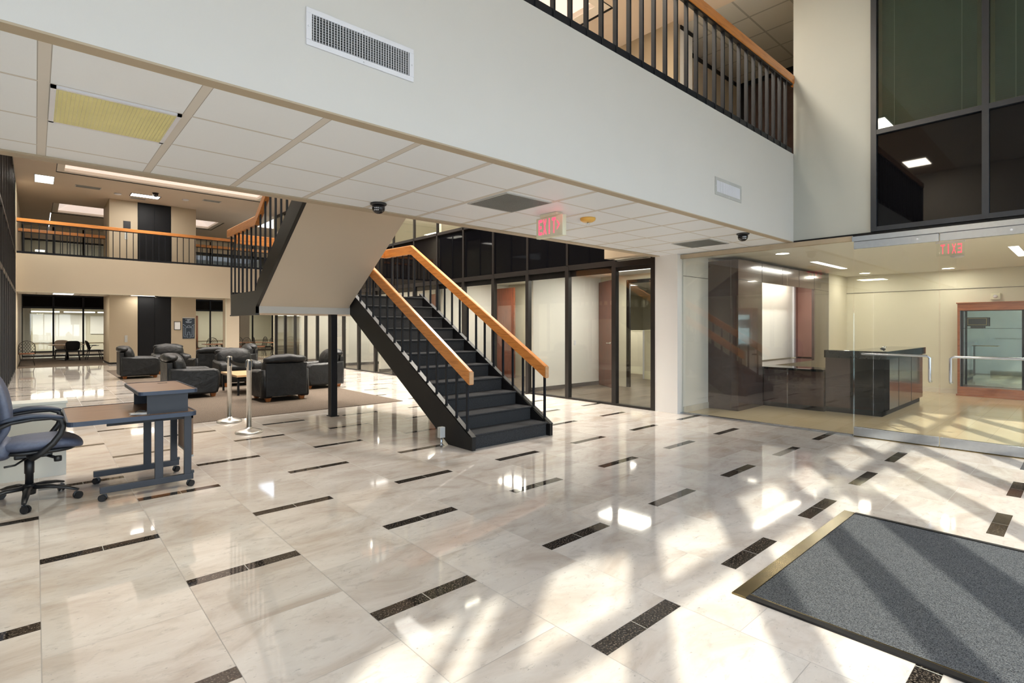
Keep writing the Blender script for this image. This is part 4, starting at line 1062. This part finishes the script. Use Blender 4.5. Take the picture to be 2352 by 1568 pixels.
make_task_chair('slate blue task chair with looped arms at the left edge of the hall', (-.035, 5.73, 0), math.radians(0))

# ================================================================== stanchions
s0 = thing('stanchion', 'brushed steel belt stanchion, farther of the two, nearer the carpet', 'stanchion', (2.141, 8.63, 0), 0, 'brushed steel stanchions')
MB().lathe([(.165, 0), (.170, .006), (.168, .020), (.150, .030), (.075, .052), (.045, .060), (.035, .075), (.030, .078)], 'steelw', seg=48).build('domed_base', s0)
MB().lathe([(.0315, .07), (.0315, .90), (.0335, .905), (.0335, .94)], 'steelw', seg=32).build('post', s0)
MB().lathe([(.0355, .865), (.0355, .965), (.030, .972), (.001, .974)], 'steelw', seg=32).build('head', s0)
m = MB().box(-.044, -.030, -.013, .013, .875, .955, 'blackpl').box(.030, .044, -.013, .013, .875, .955, 'blackpl').box(-.013, .013, -.046, -.030, .83, .955, 'blackpl').box(-.013, .013, .030, .046, .83, .955, 'blackpl'); m.build('belt_clips', s0)
s1 = dup(s0, (2.115, 7.57, 0), 0, 'brushed steel belt stanchion, nearer of the two')
t = thing('retractable_belt', 'short black retractable belt hanging between the two steel stanchions', 'belt', (2.128, 8.10, 0))
b = bmesh.new(); nseg = 12; lo, hi = [], []
for k in range(nseg + 1):
    u = k / nseg; y = -.485 + .97 * u; z = .93 - .03 * math.sin(u * PI) ** .8
    x = -(-.013 + .026 * u) * 1
    lo.append(b.verts.new((-x, y, z - .052))); hi.append(b.verts.new((-x, y, z)))
for k in range(nseg): b.faces.new((lo[k], lo[k + 1], hi[k + 1], hi[k]))
g_ = bmesh.ops.solidify(b, geom=b.faces[:], thickness=.003)
m = MB(); m.merge(b, 'blackpl'); m.build('webbing', t)

# ================================================================== leather armchairs
def make_armchair(label, loc, rz):
    t = thing('leather_armchair', label, 'armchair', loc, rz, 'black leather armchairs on the lounge carpet')
    MB().soft((0, .0, .24), (.30, .40, .16), 'leather', 7, 5).build('base', t)
    def fsc(q):
        q.z += .02 * (1 - (q.x / .3) ** 2); return q
    MB().soft((0, .06, .405), (.285, .36, .085), 'leather', 4, 7, fn=fsc).build('seat_cushion', t)
    for s in (-1, 1):
        prof = [(-.43, .075), (.36, .075), (.405, .10), (.43, .20), (.445, .42), (.44, .49), (.41, .54), (.355, .565), (.15, .572), (-.15, .582), (-.43, .60)]
        b = bmesh.new(); nx = 7; rows = []
        for i in range(nx):
            u = i / (nx - 1); x_ = s * (.235 + .205 * u)
            e_ = max(0, abs(u - .5) * 2 - .55) / .45; ins = .05 * (1 - math.sqrt(max(0, 1 - e_ * e_)))
            row = []
            for (y_, z_) in prof:
                fl_ = max(0, y_ / .44) * .035 * u * s
                cy_, cz_ = -.02, .32
                d_ = Vector((y_ - cy_, z_ - cz_)); L_ = d_.length; d_ = d_ * (1 - ins / L_)
                row.append(b.verts.new((x_ + fl_, cy_ + d_.x, cz_ + d_.y)))
            rows.append(row)
        n_ = len(prof)
        for i in range(nx - 1):
            for j in range(n_):
                f = b.faces.new((rows[i][j], rows[i][(j + 1) % n_], rows[i + 1][(j + 1) % n_], rows[i + 1][j])); f.smooth = True
        b.faces.new(rows[0]); b.faces.new(rows[-1][::-1])
        bmesh.ops.recalc_face_normals(b, faces=b.faces[:])
        mm = MB(); mm.merge(b, 'leather'); mm.build('arm', t)
    m = MB().box(-.375, .375, -.455, -.36, .10, .705, 'leather', bev=.015, seg=3)
    m.box(-.378, .378, -.458, -.44, .695, .71, 'leather', bev=.004)
    m.build('back_panel', t)
    def fc(q):
        q.y += -.05 * max(0, q.z / .2); w_ = .02 * math.sin(q.x * 26) * max(0, -q.z / .2) ; q.y += w_ * .4
        q.z += .012 * math.cos(q.x * 11); return q
    m = MB(); m.soft((0, -.245, .635), (.385, .145, .235), 'leather', 3.0, 11, fn=fc)
    def fr(q):
        q.z += .006 * math.sin(q.x * 23) + .010 * math.cos(q.x * 9); return q
    m.soft((0, -.36, .79), (.395, .135, .085), 'leather', 2.6, 9, fn=fr)
    m.build('back_cushion', t)
    for sx in (-1, 1):
        for sy in (-1, 1):
            x, y = sx * .31, sy * .34
            m = MB(); b = bmesh.new(); bmesh.ops.create_cube(b, size=1)
            for v in b.verts:
                k = .055 if v.co.z > 0 else .034
                v.co = Vector((x + v.co.x * 2 * k, y + v.co.y * 2 * k, .052 + v.co.z * .10))
            m.merge(b, 'footwood'); m.build('foot', t)
    return t
A0 = make_armchair('black leather armchair with its back to the camera beside the two stanchions', (3.53, 10.70, .009), 0)
def ac(lab, x, y, deg): dup(A0, (x, y, .009), math.radians(deg), lab)
ac('black leather armchair in side view directly behind the rolling desk, facing right', 2.32, 12.25, -90)
ac('black leather armchair facing the camera across the wooden coffee table, behind the stanchions', 3.62, 13.95, 180)
ac('black leather armchair partly hidden by the black stair post, facing left', 4.92, 12.20, 90)
ac('black leather armchair in side view, farthest left on the carpet, facing right', 2.12, 17.75, -90)
ac('black leather armchair with its back to the camera in the farther seating group', 3.45, 15.75, 0)
ac('black leather armchair facing the camera in front of the elevator doors', 3.05, 18.85, 180)
ac('black leather armchair at the back, seen behind the one facing the camera', 4.55, 17.40, 90)
t = thing('coffee_table', 'pale maple topped coffee table with black metal legs between the armchairs', 'coffee table', (3.38, 12.25, .009), 0, 'lounge coffee tables')
B(-.36, .36, -.62, .62, .375, .415, 'lampale', bev=.004).build('tabletop', t)
for sx in (-1, 1):
    for sy in (-1, 1): B(sx * .32 - .018, sx * .32 + .018, sy * .57 - .018, sy * .57 + .018, .005, .375, 'blackm').build('leg', t)
m = MB().box(-.32, .32, -.585, -.555, .34, .375, 'blackm').box(-.32, .32, .555, .585, .34, .375, 'blackm').box(-.335, -.305, -.57, .57, .34, .375, 'blackm').box(.305, .335, -.57, .57, .34, .375, 'blackm'); m.build('apron', t)

# ================================================================== far cafe furniture
def ornate_chair(label, loc, rz, group='wrought iron chairs in the far seating area'):
    t = thing('wrought_iron_chair', label, 'chair', loc, rz, group)
    R_ = .22; m = MB()
    arch = [(-R_, -.2, .42)] + [(-R_ * math.cos(a * PI / 10), -.22 - .05, .68 + .22 * math.sin(a * PI / 10)) for a in range(11)] + [(R_, -.2, .42)]
    m.tube(arch, .012, 'iron', 6); m.build('back_hoop', t)
    m = MB()
    for k in range(-3, 4):
        for s in (-1, 1):
            p = []
            for j in range(8):
                u = j / 7; x = k * .075 + s * (u - .5) * .26; z = .46 + .40 * u
                zl = .68 + math.sqrt(max(0, R_ ** 2 - x ** 2)) if abs(x) < R_ else 0
                if abs(x) < R_ and z < zl: p.append((x, -.22 - .05 * u, z))
            if len(p) > 1: m.tube(p, .0055, 'iron', 5)
    m.build('lattice', t)
    MB().soft((0, 0, .44), (.22, .21, .028), 'tablewood', 4, 5).build('seat', t)
    for sx, sy in ((-1, -1), (1, -1), (-1, 1), (1, 1)): MB().tube([(sx * .19, sy * .18, .43), (sx * .17, sy * .18, .2), (sx * .21, sy * .22, .008)], .011, 'iron', 6).build('leg', t)
    MB().tube([(-.18, -.18, .2), (.18, -.18, .2)], .007, 'iron', 5).tube([(-.18, .18, .2), (.18, .18, .2)], .007, 'iron', 5).build('stretcher', t)
    return t
def cafe_table(label, loc, w_, d_, z=.66, legs=True):
    t = thing('cafe_table', label, 'table', loc, 0, 'cafe tables in the far seating area')
    B(-w_ / 2, w_ / 2, -d_ / 2, d_ / 2, z - .03, z, 'tablewood', bev=.006).build('tabletop', t)
    for a in range(4):
        an = PI / 4 + a * PI / 2; c_, s_ = math.cos(an), math.sin(an)
        MB().tube([(c_ * .10, s_ * .10, z - .03), (c_ * .24, s_ * .24, z * .72), (c_ * .17, s_ * .17, z * .42), (c_ * .06, s_ * .06, z * .22), (c_ * .20, s_ * .20, .05), (c_ * .30, s_ * .30, .012)], .018, 'iron', 6).build('scrolled_leg', t)
    return t
cafe_table('red brown cafe table with scrolled iron legs, nearest behind the leather armchairs', (5.95, 25.6, .008), 1.2, .8)
cafe_table('red brown cafe table with scrolled iron legs, seen just above the armchair cushions', (7.6, 27.6, .008), 1.3, .8)
cafe_table('red brown cafe table partly hidden at the left end of the office windows', (8.7, 26.6, .008), 1.1, .8)
oc = ornate_chair('wrought iron lattice chair left of the nearest cafe table', (5.35, 25.95, .008), math.radians(-120))
for lab, x, y, d_ in (('wrought iron lattice chair behind the nearest cafe table', 6.0, 26.8, 180), ('wrought iron lattice chair at the left of the second cafe table', 6.85, 27.4, -80),
                      ('wrought iron lattice chair behind the second cafe table', 7.5, 28.5, 175), ('wrought iron lattice chair in front of the second cafe table', 7.2, 26.7, 20), ('wrought iron lattice chair right of the second cafe table, turned sideways', 8.3, 27.9, 100),
                      ('wrought iron lattice chair turned sideways left of the third cafe table', 8.0, 26.9, -95), ('wrought iron lattice chair behind the third cafe table', 9.0, 27.7, 175)):
    dup(oc, (x, y, .008), math.radians(d_), lab)
dup(oc, (-.22, 25.6, .008), math.radians(0), 'wrought iron chair peeking past the left curtain wall')
dup(oc, (2.62, 29.6, .008), math.radians(150), 'wrought iron chair mostly hidden by the elevator block corner')
def arm_chair(label, loc, rz, bm='blackpl'):
    t = thing('visitor_chair', label, 'chair', loc, rz, 'black visitor chairs around the round table')
    def f(q):
        q.y += -.06 * (q.z / .2) + .04 * (q.x / .2) ** 2; return q
    MB().soft((0, -.24, .62), (.235, .022, .20), bm, 4, 7, fn=f).build('backrest', t)
    MB().soft((0, 0, .40), (.23, .23, .03), 'blackpl', 4, 5).build('seat', t)
    for s in (-1, 1):
        MB().tube([(s * .24, -.2, .42), (s * .27, -.10, .60), (s * .27, .12, .61)], .013, 'blackpl', 8).build('armrest', t)
        for u in (-1, 1): MB().tube([(s * .19, u * .18, .38), (s * .23, u * .26, .008)], .014, 'blackpl', 8).build('leg', t)
    return t
t = thing('round_table', 'round pale wood table between black chairs in front of the far glazing', 'table', (1.0, 29.15, .008))
MB().lathe([(.0005, .655), (.60, .655), (.61, .645), (.60, .63), (.0005, .63)], 'lampale', seg=40).build('tabletop', t); MB().lathe([(.035, .02), (.035, .63)], 'blackm').lathe([(.30, .008), (.28, .022), (.04, .03)], 'blackm').build('pedestal', t)
vc = arm_chair('black visitor chair with its back to the camera at the round table', (1.15, 28.45, .008), 0)
dup(vc, (1.86, 28.6, .008), math.radians(-85), 'black visitor chair in side view right of the round table')
arm_chair('tan backed visitor chair on the far side of the round table', (.85, 29.95, .008), math.radians(180), 'fabbeige')
t = thing('side_table', 'pale wood table mostly hidden by the elevator block corner', 'table', (2.75, 28.7, .008))
B(-.55, .4, -.4, .4, .63, .66, 'lampale').build('tabletop', t)
for sx in (-1, 1): MB().tube([(-.35, sx * .3, .63), (-.5, sx * .34, .008)], .025, 'blackm', 8).build('leg', t)
WORLD, SUN, EXPO = 2.8, 5.2, .8
# ================================================================== LIGHT, CAMERA
w = bpy.data.worlds.new('World'); S.world = w; w.use_nodes = True
nt = w.node_tree; bg = nt.nodes['Background']
g = nt.nodes.new('ShaderNodeTexCoord'); sp = nt.nodes.new('ShaderNodeSeparateXYZ'); nt.links.new(g.outputs['Generated'], sp.inputs[0])
c = ramp(nt, M(nt, 'MULTIPLY_ADD', sp.outputs[2], .5, .5), [(.35, (.25, .26, .24)), (.5, (.75, .80, .84)), (.75, (.55, .70, .95))])
nt.links.new(c, bg.inputs[0]); bg.inputs[1].default_value = WORLD
sun = bpy.data.lights.new('Sun', 'SUN'); sun.energy = SUN; sun.angle = math.radians(.8); sun.color = (1, .95, .84)
so = bpy.data.objects.new('Sun', sun); COL.objects.link(so)
el = math.radians(34); d = Vector((.821 * math.cos(el), .571 * math.cos(el), -math.sin(el)))
so.rotation_euler = d.to_track_quat('-Z', 'Y').to_euler(); so.location = (-6, -6, 8)
# daylight portals at the front glass
p = area('window_portal', (2.4, YW - .15, 3.1), 10.8, 6.2, 1, rot=(PI / 2, 0, 0)); p.data.cycles.is_portal = True
cam = bpy.data.cameras.new('Camera'); co = bpy.data.objects.new('Camera', cam); COL.objects.link(co)
co.location = (0, 0, 1.41); co.rotation_euler = (PI / 2, 0, math.radians(47.9 - 90))
cam.lens = 1212 / 2352 * 36; cam.sensor_width = 36; cam.shift_y = -34 / 2352; cam.clip_start = .05; cam.clip_end = 300
S.camera = co
S.view_settings.view_transform = 'Standard'; S.view_settings.look = 'None'; S.view_settings.gamma = 1; S.view_settings.use_curve_mapping = False
S.view_settings.exposure = EXPO
S.cycles.max_bounces = 10; S.cycles.transparent_max_bounces = 24; S.cycles.glossy_bounces = 6; S.cycles.diffuse_bounces = 5
S.cycles.caustics_reflective = False; S.cycles.caustics_refractive = False; S.cycles.sample_clamp_indirect = 6; S.cycles.blur_glossy = .3
